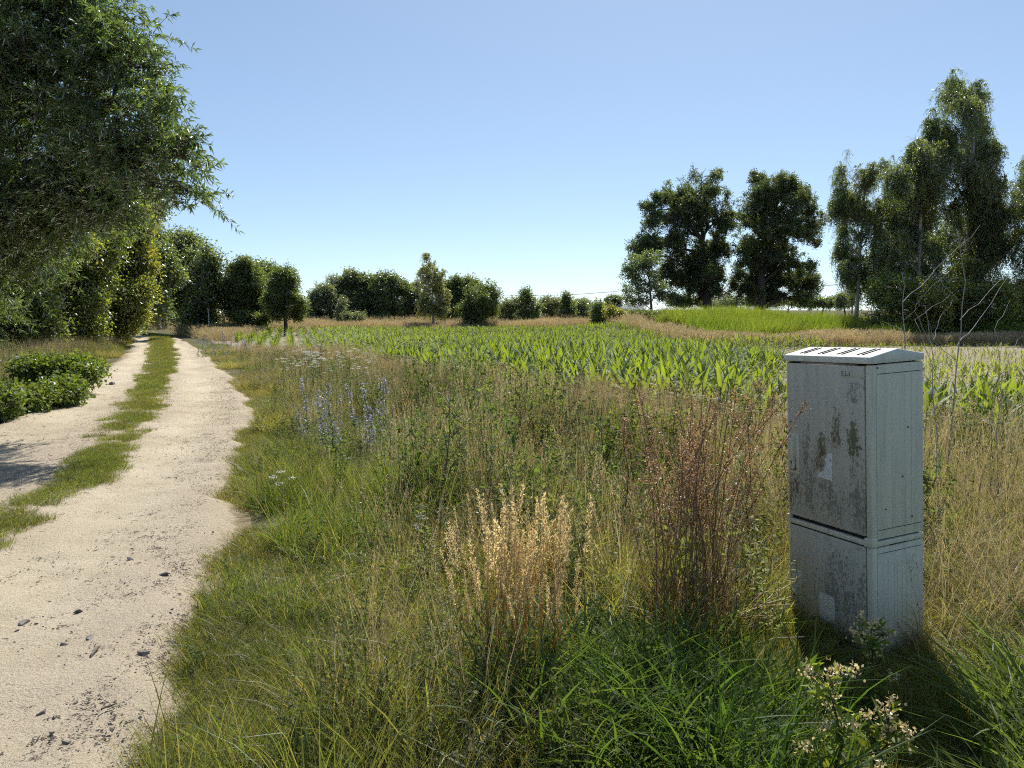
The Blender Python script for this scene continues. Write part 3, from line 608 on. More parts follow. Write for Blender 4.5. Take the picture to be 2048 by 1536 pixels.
# ------------------------------------------------------------------ distribution cabinet
def paint_mat(name, door=False, tone=(.60, .56, .445)):
    m, t = mat(name); v = coords(t)
    big = noise(t, 5, 4, .6, v); fine = noise(t, 90, 4, .8, v); vs = noise(t, 30, 4, .7, coords(t, 'Object', (1, 1, .06)))
    col = mixc(t, math_(t, 'MULTIPLY', big, .35), tone, tuple(a * .82 for a in tone))
    streak = ramp(t, [(.45, (0, 0, 0)), (.75, (1, 1, 1))], vs)
    col = mixc(t, math_(t, 'MULTIPLY', streak, .4), col, (.24, .245, .19))
    if door:
        sep = t.nodes.new('ShaderNodeSeparateXYZ'); t.links.new(v, sep.inputs[0]); x, z = sep.outputs[0], sep.outputs[2]
        def patch(cx, cz, rx, rz):
            a = math_(t, 'DIVIDE', math_(t, 'SUBTRACT', x, cx), rx); b = math_(t, 'DIVIDE', math_(t, 'SUBTRACT', z, cz), rz)
            d = math_(t, 'ADD', math_(t, 'MULTIPLY', a, a), math_(t, 'MULTIPLY', b, b))
            return math_(t, 'SUBTRACT', 1., d)
        flake = noise(t, 75, 5, .85, coords(t, 'Object', (1, 1, .55))); mott = noise(t, 14, 5, .7, coords(t, 'Object', (1, 1, .3)))
        def stain(ps, amt, base):
            s_ = None
            for p in ps:
                q = math_(t, 'MAXIMUM', patch(*p), -1.2); s_ = q if s_ is None else math_(t, 'MAXIMUM', s_, q)
            n_ = math_(t, 'MULTIPLY_ADD', flake, 2.6, math_(t, 'MULTIPLY_ADD', mott, 1.6, -2.1 + base))
            return ramp(t, [(.30, (0, 0, 0)), (.46, (1, 1, 1))], math_(t, 'MULTIPLY_ADD', s_, amt, n_))
        # lichen speckle, thicker low down and along the hinge edge, then the flaked mossy patches and rust
        col = mixc(t, math_(t, 'MULTIPLY', stain([(.19, .80, .07, .28), (.12, .28, .22, .20), (-.05, .72, .24, .16), (.17, 1.24, .06, .10), (-.13, .95, .03, .2)], .28, .12), .68), col, (.115, .12, .11))
        col = mixc(t, math_(t, 'MULTIPLY', stain([(.06, 1.09, .045, .12), (.165, 1.0, .05, .13), (-.228, 1.055, .03, .03), (-.03, .95, .045, .09)], .5, .0), .9), col, (.10, .11, .05))
        col = mixc(t, math_(t, 'MULTIPLY', stain([(-.04, .89, .05, .09), (-.215, .85, .035, .09), (.055, 1.0, .05, .05), (-.23, .70, .05, .14)], .5, -.05), .85), col, (.14, .10, .06))
    h = math_(t, 'ADD', math_(t, 'MULTIPLY', fine, .3), big)
    bsdf(t, col, .62, bump(t, h, .12, .004), .35); return m
PM = paint_mat('cabinet_paint'); PD = paint_mat('cabinet_door_shade_paint', True, (.49, .455, .375)); PL = paint_mat('cabinet_lid_paint', False, (.60, .60, .54))  # door base tone painted darker because the sides catch more skylight
DK = simple('cabinet_shadow_gap', [(.012, .012, .013), (.03, .03, .03)], 20, .8)  # near-black: painted shade of gaps and slots, plus screws, lock, wires
def paper_mat():
    m, t = mat('weathered_label'); v = coords(t); n = noise(t, 55, 6, .8, v, 1.2)
    bsdf(t, ramp(t, [(.33, (.14, .14, .14)), (.42, (.58, .58, .56)), (.7, (.74, .74, .71))], n), .6); return m
PP = paper_mat()
def bevel(o, w=.004, seg=2):
    b = o.modifiers.new('bevel', 'BEVEL'); b.width = w; b.segments = seg; b.limit_method = 'ANGLE'; return o
def cabinet():
    w, d, H = .514, .318, 1.364
    root = thing('distribution_cabinet', 'weathered grey two door distribution cabinet leaning slightly at the edge of the grass', 'cabinet', (1.683, 3.427, 0))
    X = Vector((.37718, -.92549, .0347)); Y = Vector((.92486, .37837, .03849)); Z = Vector((-.04875, .01758, .99866))
    mtx = Matrix((X, Y, Z)).transposed().to_4x4(); mtx.translation = (1.683, 3.427, 0); root.matrix_world = mtx
    hw, hd = w / 2, d / 2
    def part(name, boxes, mt, bev=.003, parent=root, **k):
        mb = MB()
        for lo, hi in boxes: box(mb, lo, hi)
        o = obj(name, mb.mesh(name, mt, False), parent, **k)
        return bevel(o, bev) if bev else o
    # carcass: near-black core painting the shade behind the gaps, corner posts, side and back panels
    part('gap_shade_core', [((-hw + .012, -hd + .014, -.1), (hw - .012, hd - .012, H - .004))], DK, 0)
    part('corner_post', [((hw - .034, -hd, .568), (hw, -hd + .03, H - .006))], PM, .006)
    part('corner_post', [((-hw, -hd + .003, .568), (-hw + .010, -hd + .03, H - .006))], PM, .003)
    part('corner_post', [((hw - .034, -hd, -.1), (hw, -hd + .03, .538))], PM, .006)
    part('corner_post', [((-hw, -hd + .003, -.1), (-hw + .010, -hd + .03, .538))], PM, .003)
    def side(x0, x1, z0, z1, s):
        p = part('side_panel', [((min(x0, x1), -hd + .032, z0), (max(x0, x1), hd, z1))], PM, .004)
        xo = x1
        e = .0012 * s
        zs = (z0 + .035, z1 - .045) if z1 > 1 else (z0 + .03, z1 - .07)
        for y in ((-.085, -.055, -.02, .0, .03, .055, .09) if z1 < 1 else (-.03, .05, .09)):
            a = (xo, y - .006, zs[0]); b = (xo + e, y + .006, zs[1])
            part('rib', [(tuple(min(i, j) for i, j in zip(a, b)), tuple(max(i, j) for i, j in zip(a, b)))], PM, .001, p)
        return p
    up = side(hw - .02, hw - .001, .572, H - .006, 1); lo = side(hw - .02, hw - .001, -.1, .536, 1)
    side(-hw + .02, -hw + .001, .572, H - .006, -1); side(-hw + .02, -hw + .001, -.1, .536, -1)
    part('back_panel', [((-hw + .012, hd - .012, -.1), (hw - .021, hd - .001, H - .006))], PM, .002)
    part('border_groove', [((hw - .0012, -hd + .036, H - .048), (hw + .0004, hd - .012, H - .0455))], DK, 0, up)  # raised dark strips: the shade of the grooves is painted, not cut
    part('border_groove', [((hw - .0012, -hd + .036, .615), (hw + .0004, hd - .012, .6172))], DK, 0, up)
    part('border_groove', [((hw - .0012, -hd + .036, .508), (hw + .0004, hd - .012, .5098))], DK, 0, lo)
    # belt between the two housings
    part('middle_belt', [((-hw - .002, -hd - .002, .541), (hw + .002, hd + .001, .566))], PM, .004)
    part('belt_corner', [((hw - .044, -hd - .006, .539), (hw + .003, -hd + .03, .580))], PM, .005)
    part('belt_corner', [((-hw - .003, -hd - .006, .541), (-hw + .018, -hd + .03, .584))], PM, .004)
    part('belt_slot', [((hw + .001, -.06, .5405), (hw + .0032, .04, .5435))], DK, 0)
    # doors
    ud = part('door', [((-hw + .012, -hd - .003, .5855), (hw - .038, -hd + .014, H - .010))], PD, .004, label='upper door with flaking paint, moss stains and torn label')
    ld_ = part('door', [((-hw + .012, -hd - .003, -.02), (hw - .038, -hd + .014, .534))], PD, .004, label='lower door with rectangular label and oblong handle')
    def handle(par, x0, x1, z0, z1):
        h = part('handle', [((x0, -hd - .0065, z0), (x1, -hd - .0005, z1))], PM, .003, par)
        part('recess', [((x0 + .007, -hd - .0072, z0 + .016), (x1 - .016, -hd - .0062, z1 - .016))], PD, 0, h)
        mb = MB()
        cx, r = (x0 + x1) / 2 - .005, .0135
        th = np.linspace(0, 2 * math.pi, 24, endpoint=False)
        zz = np.where(np.sin(th) >= 0, z1 - .034, z0 + .034)
        ring = np.stack([cx + r * np.cos(th), zz * 0, zz + r * np.sin(th)], 1)
        A = ring.copy(); A[:, 1] = -hd - .0065; B = ring.copy(); B[:, 1] = -hd - .016; Cc = ring.copy(); Cc[:, 0] = cx + (Cc[:, 0] - cx) * .75; Cc[:, 1] = -hd - .018
        n = 24; i = np.arange(n); j = (i + 1) % n
        V = np.concatenate([A, B, Cc, [[cx, -hd - .018, (z0 + z1) / 2]]])
        mb.add(V, np.concatenate([np.stack([i, j, n + j, n + i], 1), np.stack([n + i, n + j, 2 * n + j, 2 * n + i], 1)]), np.stack([2 * n + i, 2 * n + j, np.full(n, 3 * n)], 1))
        obj('lever', mb.mesh('lever', PM), h)
        mb = MB(); th = np.linspace(0, 2 * math.pi, 12, endpoint=False)
        for rr_, yy in ((.006, -.018), (.006, -.0195)): pass
        Q = np.stack([cx + .006 * np.cos(th), np.full(12, -hd - .0192), z0 + .06 + .006 * np.sin(th)], 1)
        mb.add(np.concatenate([Q, [[cx, -hd - .0192, z0 + .06]]]), T=[[k, (k + 1) % 12, 12] for k in range(12)])
        obj('lock', mb.mesh('lock', DK), h)
    handle(ud, -.240, -.172, .800, 1.004); handle(ld_, -.236, -.168, .115, .308)
    def sticker(par, pts, name='label_sticker'):
        P = np.array([(x, -hd - .0042, z) for x, z in pts]); n = len(P); B = P.copy(); B[:, 1] += .001
        mb = MB(); cen = P.mean(0)
        mb.add(np.concatenate([P, [cen]]), T=[[k, (k + 1) % n, n] for k in range(n)])
        mb.add(np.concatenate([P, B]), [[k, (k + 1) % n, n + (k + 1) % n, n + k] for k in range(n)])
        obj(name, mb.mesh(name, PP, False), par)
    sticker(ud, [(.036, .806), (.036, .935), (.012, .934), (.006, .915), (-.008, .905), (-.002, .88), (-.012, .862), (-.018, .842), (-.036, .838), (-.055, .822), (-.052, .812), (0, .808)])
    sticker(ld_, [(-.053, .112), (.041, .110), (.041, .240), (-.053, .243)])
    # embossed plate with worn letters at the top of the upper door
    pl = part('name_plate', [((.092, -hd - .0042, 1.300), (.212, -hd - .0028, 1.334))], PD, .001, ud)
    mk = []
    for x in (.098, .118, .14):      # worn strokes E L I
        mk.append(((x, -hd - .0049, 1.306), (x + .0035, -hd - .0041, 1.328)))
    mk += [((.1016, -hd - .0049, 1.3245), (.110, -hd - .0041, 1.328)), ((.1016, -hd - .0049, 1.3155), (.108, -hd - .0041, 1.319)), ((.1016, -hd - .0049, 1.306), (.110, -hd - .0041, 1.3095)), ((.1216, -hd - .0049, 1.306), (.131, -hd - .0041, 1.3095))]
    part('letter_mark', mk, simple('worn_lettering', [(.10, .10, .10), (.22, .22, .21)], 60, .7), 0, pl)
    # screws on the side
    for y, z in ((.061, 1.066), (-.123, 1.345), (.026, .844), (-.077, .707), (.085, .653), (.118, .23)):
        mb = MB(); th = np.linspace(0, 2 * math.pi, 8, endpoint=False)
        A = np.stack([np.full(8, hw - .002), y + .0035 * np.cos(th), z + .0035 * np.sin(th)], 1); B = A.copy(); B[:, 0] = hw + .0026
        mb.add(np.concatenate([A, B, [[hw + .003, y, z]]]), [[k, (k + 1) % 8, 8 + (k + 1) % 8, 8 + k] for k in range(8)], [[8 + k, 8 + (k + 1) % 8, 16] for k in range(8)])
        obj('screw', mb.mesh('screw', DK), up if z > .55 else lo)
    # gabled lid; raised dark bars paint in the shade of its vent slots
    ox, oy = .003, .008; z0, ze, zr = H, H + .030, H + .064
    mb = MB(); x0, x1, y0, y1 = -hw - ox, hw + ox * .5, -hd - oy, hd + oy * .6
    pr = [(y0, z0), (y1, z0), (y1, ze), (0, zr - .004), (y0, ze)]
    V = [(x0, y, z) for y, z in pr] + [(x1, y, z) for y, z in pr]
    mb.add(V, [[0, 1, 6, 5], [1, 2, 7, 6], [2, 3, 8, 7], [3, 4, 9, 8], [4, 0, 5, 9]], [[0, 4, 3], [0, 3, 1], [1, 3, 2], [5, 8, 9], [5, 6, 8], [6, 7, 8]])
    lid = bevel(obj('lid', mb.mesh('lid', PL, False), root), .004)
    for s in (-1, 1):
        ye = y0 if s < 0 else y1
        slope = Vector((0, 0 - ye, zr - .004 - ze)); L = slope.length; slope.normalize(); nn = Vector((0, -slope.z, slope.y)) * (1 if slope.y > 0 else -1)
        for gI in range(4):
            for q in range(2):
                xc = x0 + .075 + gI * .115 + q * .026
                a = Vector((xc, ye, ze)) + slope * .035; b = Vector((xc, ye, ze)) + slope * (L - .02)
                ww = .003
                V = [a + Vector((-ww, 0, 0)) - nn * .002, a + Vector((ww, 0, 0)) - nn * .002, b + Vector((ww, 0, 0)) - nn * .002, b + Vector((-ww, 0, 0)) - nn * .002]
                V += [p + nn * .0055 for p in V]
                mbs = MB().add([tuple(p) for p in V], [[0, 3, 2, 1], [4, 5, 6, 7], [0, 1, 5, 4], [1, 2, 6, 5], [2, 3, 7, 6], [3, 0, 4, 7]])
                obj('vent_slot', mbs.mesh('vent_slot', DK, False), lid)
cabinet()

# ------------------------------------------------------------------ maize
def maize_parts(seed, h=.82):
    g = np.random.default_rng(200 + seed); st = MB(); lv = []
    tube(st, np.array([[0, 0, 0], [.005, 0, h * .3], [.0, .008, h * .62]]), [.013, .011, .006], 6)
    nl = 9; a0 = g.uniform(0, 6.28)
    for k in range(nl):
        a = a0 + k * math.pi + g.normal(0, .35); f = k / (nl - 1); zb = h * (.04 + .56 * f)
        el = R(42) + R(34) * f + g.normal(0, .1); L = h * (.50 + .32 * math.sin(math.pi * min(f * .8 + .18, 1))) * g.uniform(.85, 1.12)
        d = np.array([[math.cos(a) * math.cos(el), math.sin(a) * math.cos(el), math.sin(el)]]); out = np.array([[math.cos(a), math.sin(a), 0]])
        dr = out * .18 + np.array([[0, 0, -.62 * (1 - f * .75) - g.uniform(0, .15)]])
        sd = np.array([[-math.sin(a), math.cos(a), 0.]])
        sd = nrm(sd + g.normal(size=(1, 3)) * .15)
        V, Q = ribbons(np.array([[0, 0, zb]]) + out * .006, d, np.array([L]), np.array([.058 * g.uniform(.8, 1.15)]), dr, [.55, .9, 1., .95, .8, .55, .25, .02], sd, .35)
        lv.append(MB().add(V, Q).mesh('maize_leaf', M['maize']))
    return st.mesh('maize_stalk', M['maize']), lv
def join_meshes(meshes, name, mt):
    mb = MB()
    for me in meshes:
        V = np.empty(len(me.vertices) * 3, np.float32); me.vertices.foreach_get('co', V)
        Q, T = [], []
        for p in me.polygons: (Q if p.loop_total == 4 else T).append(list(p.vertices))
        mb.add(V.reshape(-1, 3), Q if Q else None, T if T else None)
    return mb.mesh(name, mt)
mz = [maize_parts(k) for k in range(6)]
mz_whole = [join_meshes([a] + b, 'maize_plant', M['maize']) for a, b in mz]
ca, sa = math.cos(R(17)), math.sin(R(17))
ii, jj = np.meshgrid(np.arange(-90, 110), np.arange(-40, 420)); ii = ii.ravel(); jj = jj.ravel()
px_ = ii * .6 + rng.normal(0, .035, len(ii)); py_ = jj * .17 + rng.normal(0, .045, len(ii))
mx, my = px_ * ca - py_ * sa, px_ * sa + py_ * ca
sandy = sstep(.27, .46, mx / np.maximum(my, 1.) + .22 * (vnoise(mx, my, 3., 12) - .5)) * sstep(9., 12., my - .04 * mx)
ok = (my > FNEAR(mx) + .25 * rng.random(len(mx))) & (my < FFAR(mx)) & (np.abs(mx) < my * .80 + 3) & (mx > XR(my) + 2.2)
ok &= rng.random(len(mx)) > .10 + .35 * sandy * (vnoise(mx, my, 1.6, 13) > .3)
mx, my, sandy = mx[ok], my[ok], sandy[ok]
msc = (1.02 - .56 * sandy) * rng.uniform(.8, 1.12, len(mx)) * (.72 + .5 * vnoise(mx, my, 2.5, 14)) * (1 - .36 * sstep(13, 27, my))
MP = np.stack([mx, my, gz(mx, my)], 1)
pu, pv, pf = project(MP + np.array([0, 0, .5])); inv = (pu > 0) & (pu < 2048)
size = np.where(inv, msc / pf, 0); order = np.argsort(-size); near, rest = order[:300], order[300:]
lab_m = 'green maize plant with arching strap leaves along the near edge of the field'
for n_, k in enumerate(near):
    v = int(rng.integers(0, 6)); rz = float(rng.uniform(0, 6.28)); s = float(msc[k])
    o = obj('maize_plant', mz[v][0] if n_ < 90 else mz_whole[v], None, tuple(map(float, MP[k] - [0, 0, .01])), label=lab_m, category='maize', group='maize plants at the near edge of the field')
    o.rotation_euler = (float(rng.normal(0, .06)), float(rng.normal(0, .06)), rz); o.scale = (s, s, s)
    if n_ < 90:
        for lf in mz[v][1]: obj('leaf', lf, o)
scatter('maize_crop', 'maize', mz_whole, MP[rest], rotz(len(rest), .07), msc[rest], .35 * sandy[rest] + .5 * (vnoise(mx, my, 5, 15)[rest] - .4), kind='stuff',
        label='green maize crop filling the field up to the tan grass strip', category='maize')

# ------------------------------------------------------------------ grass: tufts composed into patches, patches laid over the ground
def tuft(seed, n, rad, h, w, lean=.35, droop=.35, prof=(.85, 1, .72, .05), hvar=.5, fold=0., mat=0, mb=None):
    g = np.random.default_rng(300 + seed); a = g.uniform(0, 6.283, n); r = rad * np.sqrt(g.random(n))
    B = np.stack([r * np.cos(a), r * np.sin(a), np.full(n, -.01)], 1)
    a2 = a + g.normal(0, .9, n); le = np.abs(g.normal(0, lean, n)); out = np.stack([np.cos(a2), np.sin(a2), np.zeros(n)], 1)
    d = np.stack([np.sin(le) * np.cos(a2), np.sin(le) * np.sin(a2), np.cos(le)], 1)
    L = h * g.uniform(1 - hvar, 1 + .25, n); dr = out * (droop * g.uniform(.2, 1.2, n))[:, None]; dr[:, 2] = -droop * g.uniform(.1, 1., n) * .8
    sd = nrm(np.cross(d, rdir(n, 0, g)))
    V, Q = ribbons(B, d, L, w * g.uniform(.6, 1.3, n), dr, list(prof), sd, fold, g)
    return (mb or MB()).add(V, Q, mat=mat)
def seeded(seed, n, rad, h, mat=0, head=.10, hw=.012, sp=12, lean=.14, mb=None, sw=.0022, hl=.012):
    """thin culms ending in a loose seed head"""
    g = np.random.default_rng(400 + seed); mb = mb or MB()
    a = g.uniform(0, 6.283, n); r = rad * np.sqrt(g.random(n)); B = np.stack([r * np.cos(a), r * np.sin(a), np.zeros(n)], 1)
    le = np.abs(g.normal(0, lean, n)); a2 = a + g.normal(0, 1, n); out = np.stack([np.cos(a2), np.sin(a2), np.zeros(n)], 1)
    d = np.stack([np.sin(le) * np.cos(a2), np.sin(le) * np.sin(a2), np.cos(le)], 1); L = h * g.uniform(.65, 1.15, n); dr = out * .12; dr[:, 2] = -.05
    V, Q = ribbons(B, d, L, np.full(n, sw), dr, [1, .9, .5], None, 0, g); mb.add(V, Q, mat=mat)
    for k in range(n):
        t = g.uniform(1 - head / L[k], 1.02, sp)[:, None]; P = B[k] + d[k] * L[k] * t + dr[k] * L[k] * t ** 2 + g.normal(size=(sp, 3)) * hw * .35
        V, T = leaves(P, nrm(d[k] + rdir(sp, 0, g) * .5), rdir(sp, 0, g), hl * g.uniform(.7, 1.4, sp), hl * .35, .1); mb.add(V, T=T, mat=mat)
    return mb
def herb(seed, h=.4, nl=30, l=.035, w=.009, mat=0, ns=4):
    g = np.random.default_rng(600 + seed); mb = MB()
    for s in range(ns):
        a = g.uniform(0, 6.28); e = np.array([math.cos(a) * .10, math.sin(a) * .10, h * g.uniform(.6, 1.1)]); b = np.array([math.cos(a), math.sin(a), 0]) * .03
        P = curve(b, e, 0, 5, .008, g); tube(mb, P, np.linspace(.0025, .001, 5), 3, mat)
        f = g.uniform(.1, 1, nl); Bp = np.stack([np.interp(f, np.linspace(0, 1, 5), P[:, i]) for i in range(3)], 1)
        V, T = leaves(Bp, rdir(nl, .3, g), rdir(nl, 1, g), l * g.uniform(.6, 1.3, nl) * (1.15 - .5 * f), w, .2, .1); mb.add(V, T=T, mat=mat)
    return mb
def arrays(mb):
    V = np.concatenate(mb.v); Q = np.concatenate(mb.q) if mb.q else np.zeros((0, 4), int); T = np.concatenate(mb.t) if mb.t else np.zeros((0, 3), int)
    return V, Q, T
TM = ['grass', 'green_grass', 'broad_grass', 'straw', 'grey_green', 'dark_stem', 'tan', 'dock_seed', 'weed_leaf']
TF = {  # tuft patterns and the material they use
    'turf': ([arrays(tuft(k, 38, .08, .08, .0036, .42, .35)) for k in range(4)], 0),
    'fine': ([arrays(tuft(10 + k, 40, .085, .30, .0032, .33, .45)) for k in range(4)], 0),
    'green': ([arrays(tuft(20 + k, 26, .08, .24, .0058, .45, .6)) for k in range(4)], 1),
    'broad': ([arrays(tuft(30 + k, 20, .06, .36, .009, .34, .45, (.6, .95, 1, .85, .5, .04), .5, .3)) for k in range(4)], 2),
    'straw': ([arrays(seeded(40 + k, 12, .09, .55, 0, .12, .012, 10, .22)) for k in range(4)], 3),
    'dead': ([arrays(tuft(45 + k, 26, .09, .26, .0032, .6, .5)) for k in range(4)], 3),
    'mat': ([arrays(tuft(50 + k, 30, .12, .34, .0034, .9, .45)) for k in range(4)], 6),
    'pale': ([arrays(seeded(140 + k, 14, .10, .6, 0, .14, .016, 12, .2)) for k in range(4)], 6),
    'sorrel': ([arrays(seeded(150 + k, 9, .10, .66, 0, .26, .018, 22, .2, sw=.003, hl=.013)) for k in range(4)], 7),
    'herb': ([arrays(herb(k)) for k in range(4)], 4),
    'weed': ([arrays(herb(10 + k, .5, 26, .06, .019)) for k in range(4)], 8),
    'stalk': ([arrays(herb(20 + k, .7, 14, .03, .008, ns=3)) for k in range(4)], 5),
}
def patch(seed, size, comps):
    """comps: (tuft kind, tufts per m2, height, height spread)"""
    g = np.random.default_rng(1700 + seed); mb = MB()
    for kind, dens, h, hv in comps:
        pats, mi = TF[kind]; n = max(1, int(dens * size * size))
        for _ in range(n):
            V, Q, T = pats[g.integers(0, len(pats))]
            a = g.uniform(0, 6.283); ca_, sa_ = math.cos(a), math.sin(a); s = g.uniform(.8, 1.2); hz = h * g.uniform(1 - hv, 1 + hv)
            s *= min(1.15, max(.35, hz ** .75)); P = np.stack([(V[:, 0] * ca_ - V[:, 1] * sa_) * s, (V[:, 0] * sa_ + V[:, 1] * ca_) * s, V[:, 2] * hz], 1)
            q_ = size * .62 * math.sqrt(g.random()); b_ = g.uniform(0, 6.283); P[:, 0] += q_ * math.cos(b_); P[:, 1] += q_ * math.sin(b_)
            mb.add(P, Q, T, mat=mi)
    return mb.mesh('grass_patch', [M[x] for x in TM])
PAT = {
    'verge': [patch(k, .75, [('turf', 60, 1.3, .6), ('fine', 115, .7, .7), ('dead', 10, .4, .5), ('green', 34, .65, .7), ('weed', 12, .3, .6), ('pale', 4, .4, .5), ('mat', 36, .32, .6), ('straw', 7, .45, .5), ('dead', 16, .5, .5), ('herb', 8, .35, .5)]) for k in range(5)],
    'worn': [patch(10 + k, .35, [('turf', 150, .75, .6), ('fine', 30, .28, .5), ('mat', 10, .2, .4)]) for k in range(4)],
    'strip': [patch(15 + k, .3, [('turf', 170, .7, .5), ('green', 50, .18, .5)]) for k in range(4)],
    'low': [patch(20 + k, .75, [('fine', 110, .62, .55), ('green', 40, .7, .6), ('turf', 50, 1.3, .4), ('straw', 8, .7, .4), ('pale', 7, .6, .5), ('dead', 26, .7, .5), ('weed', 16, .5, .5), ('herb', 9, .7, .4), ('stalk', 3, .6, .4)]) for k in range(5)],
    'meadow': [patch(30 + k, .75, [('fine', 95, .95, .5), ('green', 42, 1.15, .6), ('straw', 12, 1., .4), ('pale', 8, .9, .4), ('herb', 14, 1., .4), ('weed', 15, .85, .5), ('dead', 34, 1.0, .5), ('stalk', 4, .9, .4), ('sorrel', 3, .8, .4)]) for k in range(6)],
    'tall': [patch(40 + k, .75, [('fine', 75, 1.3, .45), ('green', 44, 1.5, .6), ('straw', 16, 1.15, .4), ('pale', 10, 1., .4), ('dead', 20, 1.2, .5), ('herb', 20, 1.3, .4), ('weed', 20, 1.15, .5), ('stalk', 5, 1.1, .4), ('sorrel', 7, 1., .4)]) for k in range(6)],
    'edge': [patch(70 + k, .75, [('fine', 70, 1.0, .45), ('green', 26, 1.1, .6), ('pale', 28, 1., .3), ('herb', 10, 1., .4), ('weed', 8, .9, .5), ('sorrel', 8, .9, .4)]) for k in range(5)],
    'front': [patch(50 + k, .75, [('broad', 110, .95, .5), ('green', 80, 1., .5), ('fine', 24, .7, .4), ('weed', 10, .6, .4), ('dead', 3, .9, .4)]) for k in range(6)],
    'strawy': [patch(60 + k, .75, [('mat', 95, .95, .4), ('fine', 45, .9, .4), ('pale', 14, .9, .3), ('green', 30, 1.1, .4), ('stalk', 4, .8, .4), ('weed', 7, .8, .4)]) for k in range(5)],
}
CABX, CABY = 1.683, 3.427
def off_cab(x, y, m=.0):
    a = (x - CABX) * .377 - (y - CABY) * .925; b = (x - CABX) * .925 + (y - CABY) * .378
    return ~((np.abs(a) < .257 + m) & (np.abs(b) < .159 + m))
dR = lambda x, y: x - XR(y)
inF = lambda x, y: y - FNEAR(x)                      # > 0 inside the maize
def grid(x0, x1, y0, y1, st):
    X, Y = np.meshgrid(np.arange(x0, x1, st), np.arange(y0, y1, st)); X = X.ravel() + rng.uniform(-.4, .4, X.size) * st; Y = Y.ravel() + rng.uniform(-.4, .4, Y.size) * st
    k = np.abs(X) < Y * .78 + 1.9; return X[k], Y[k]
def lay(name, key, label, x, y, zs, tint, cat='grass', xy=1.):
    s = xy * rng.uniform(.9, 1.15, len(x))
    scatter(name, key, PAT[key], np.stack([x, y, gz(x, y)], 1), rotz(len(x), .03), np.stack([s, s, zs * rng.uniform(.8, 1.2, len(x))], 1), np.clip(tint + rng.normal(0, .1, len(x)), 0, 1), kind='stuff', label=label, category=cat)
def ground_cover():
    dry = lambda x, y: sstep(.35, .8, vnoise(x, y, 1.4, 42))
    x, y = grid(-15, 14, 1.2, 31, .66); d = dR(x, y); f = inF(x, y)
    nearcab = ((x - 1.40) / .56) ** 2 + ((y - 3.0) / .75) ** 2 < 1
    base = (d > .36 + .2 * (vnoise(x, y, .55, 98) - .5)) & (f < .35) & off_cab(x, y, .3) & ~nearcab; x, y, d, f = x[base], y[base], d[base], f[base]
    w = d + .9 * (vnoise(x, y, .9, 40) - .5)
    hgt = vnoise(x, y, 1.1, 43)
    cls = np.where(w < .75, 'verge', np.where(w < 1.45, 'low', np.where((hgt > .52) & (y > 4.2) & (y < 13), 'tall', 'meadow'))).astype(object)
    cls[(y < 3.4 + .7 * (vnoise(x, y, .8, 46) - .5) + .25 * (x > 1.3)) & (w > 1.15) & (x > -.75)] = 'front'
    cls[(x > 1.95) & (vnoise(x, y, .9, 51) > .3) & (y > 2.7)] = 'strawy'
    cls[(y < 3.3) & (cls == 'meadow')] = 'low'
    cls[(f > -1.7 + .8 * (vnoise(x, y, 1.2, 90) - .5)) & (w > 1.2) & (x < 2.4)] = 'edge'
    hgt = hgt * (1 - .55 * sstep(9, 16, y)) - .15 * sstep(9, 16, y)
    zs = {'verge': .55 + 1.2 * hgt, 'low': .75 + .95 * hgt, 'meadow': (.7 + .5 * hgt), 'tall': .75 + .45 * hgt, 'front': (.42 + .4 * vnoise(x, y, .6, 48)) * (1 + .35 * sstep(.45, .8, x)), 'strawy': .8 + .5 * hgt, 'edge': .7 + .5 * hgt}
    tn = {'verge': .1 + .8 * dry(x, y), 'low': .18 + .6 * dry(x, y), 'meadow': .05 + .55 * dry(x, y), 'tall': .05 + .5 * dry(x, y), 'front': .02 + .2 * dry(x, y), 'strawy': .2 + .4 * dry(x, y), 'edge': .2 + .4 * dry(x, y)}
    for key, nm, lab in (('verge', 'verge_turf', 'short worn turf along the right edge of the track'), ('low', 'low_meadow', 'knee low olive grass between the turf and the tall meadow'),
                         ('meadow', 'meadow_grass', 'mixed olive meadow grass and weeds between the track and the maize'), ('tall', 'tall_meadow', 'tallest seeding grass and herbs in the middle of the meadow'),
                         ('edge', 'seeding_edge_grass', 'pale seeding grass and sorrel along the near edge of the maize'),
                         ('front', 'broad_grass', 'broad bladed dark green grass across the foreground'), ('strawy', 'straw_grass', 'pale matted straw and grass right of the cabinet')):
        k = cls == key; lay(nm, key, lab, x[k], y[k], zs[key][k], tn[key][k])
    # worn fringe on the sand
    n = 2600; y = 1.3 + 16 * rng.random(n) ** 1.5; x = XR(y) + .5 - np.abs(rng.normal(0, .34, n)); k = (vnoise(x, y, .5, 80) > .38 + .5 * sstep(.1, -.35, dR(x, y)))
    x, y = x[k][:1300], y[k][:1300]
    lay('track_fringe', 'worn', 'thin tufts straggling from the meadow onto the sand', x, y, np.full(len(x), .9), .3 + .4 * dry(x, y))
    # strip between the ruts
    n = 1150; y = 2.6 + rng.random(n) ** 1.5 * 45; mid = np.interp(y, [2, 4.0, 5.05, 5.85, 7.65, 11.56, 19.4, 33.3, 42.5, 50], [-3.4, -3.5, -3.62, -3.8, -4.4, -5.95, -9.4, -16.1, -20.6, -26])
    x = mid + rng.normal(0, .085 + .002 * y, n) + .14 * (vnoise(y, y * 0, .7, 97) - .5); k = rng.random(n) < .25 + .75 * sstep(.1, .6, vnoise(x, y, .45, 60) + .3 * sstep(7, 16, y)); x, y = x[k], y[k]
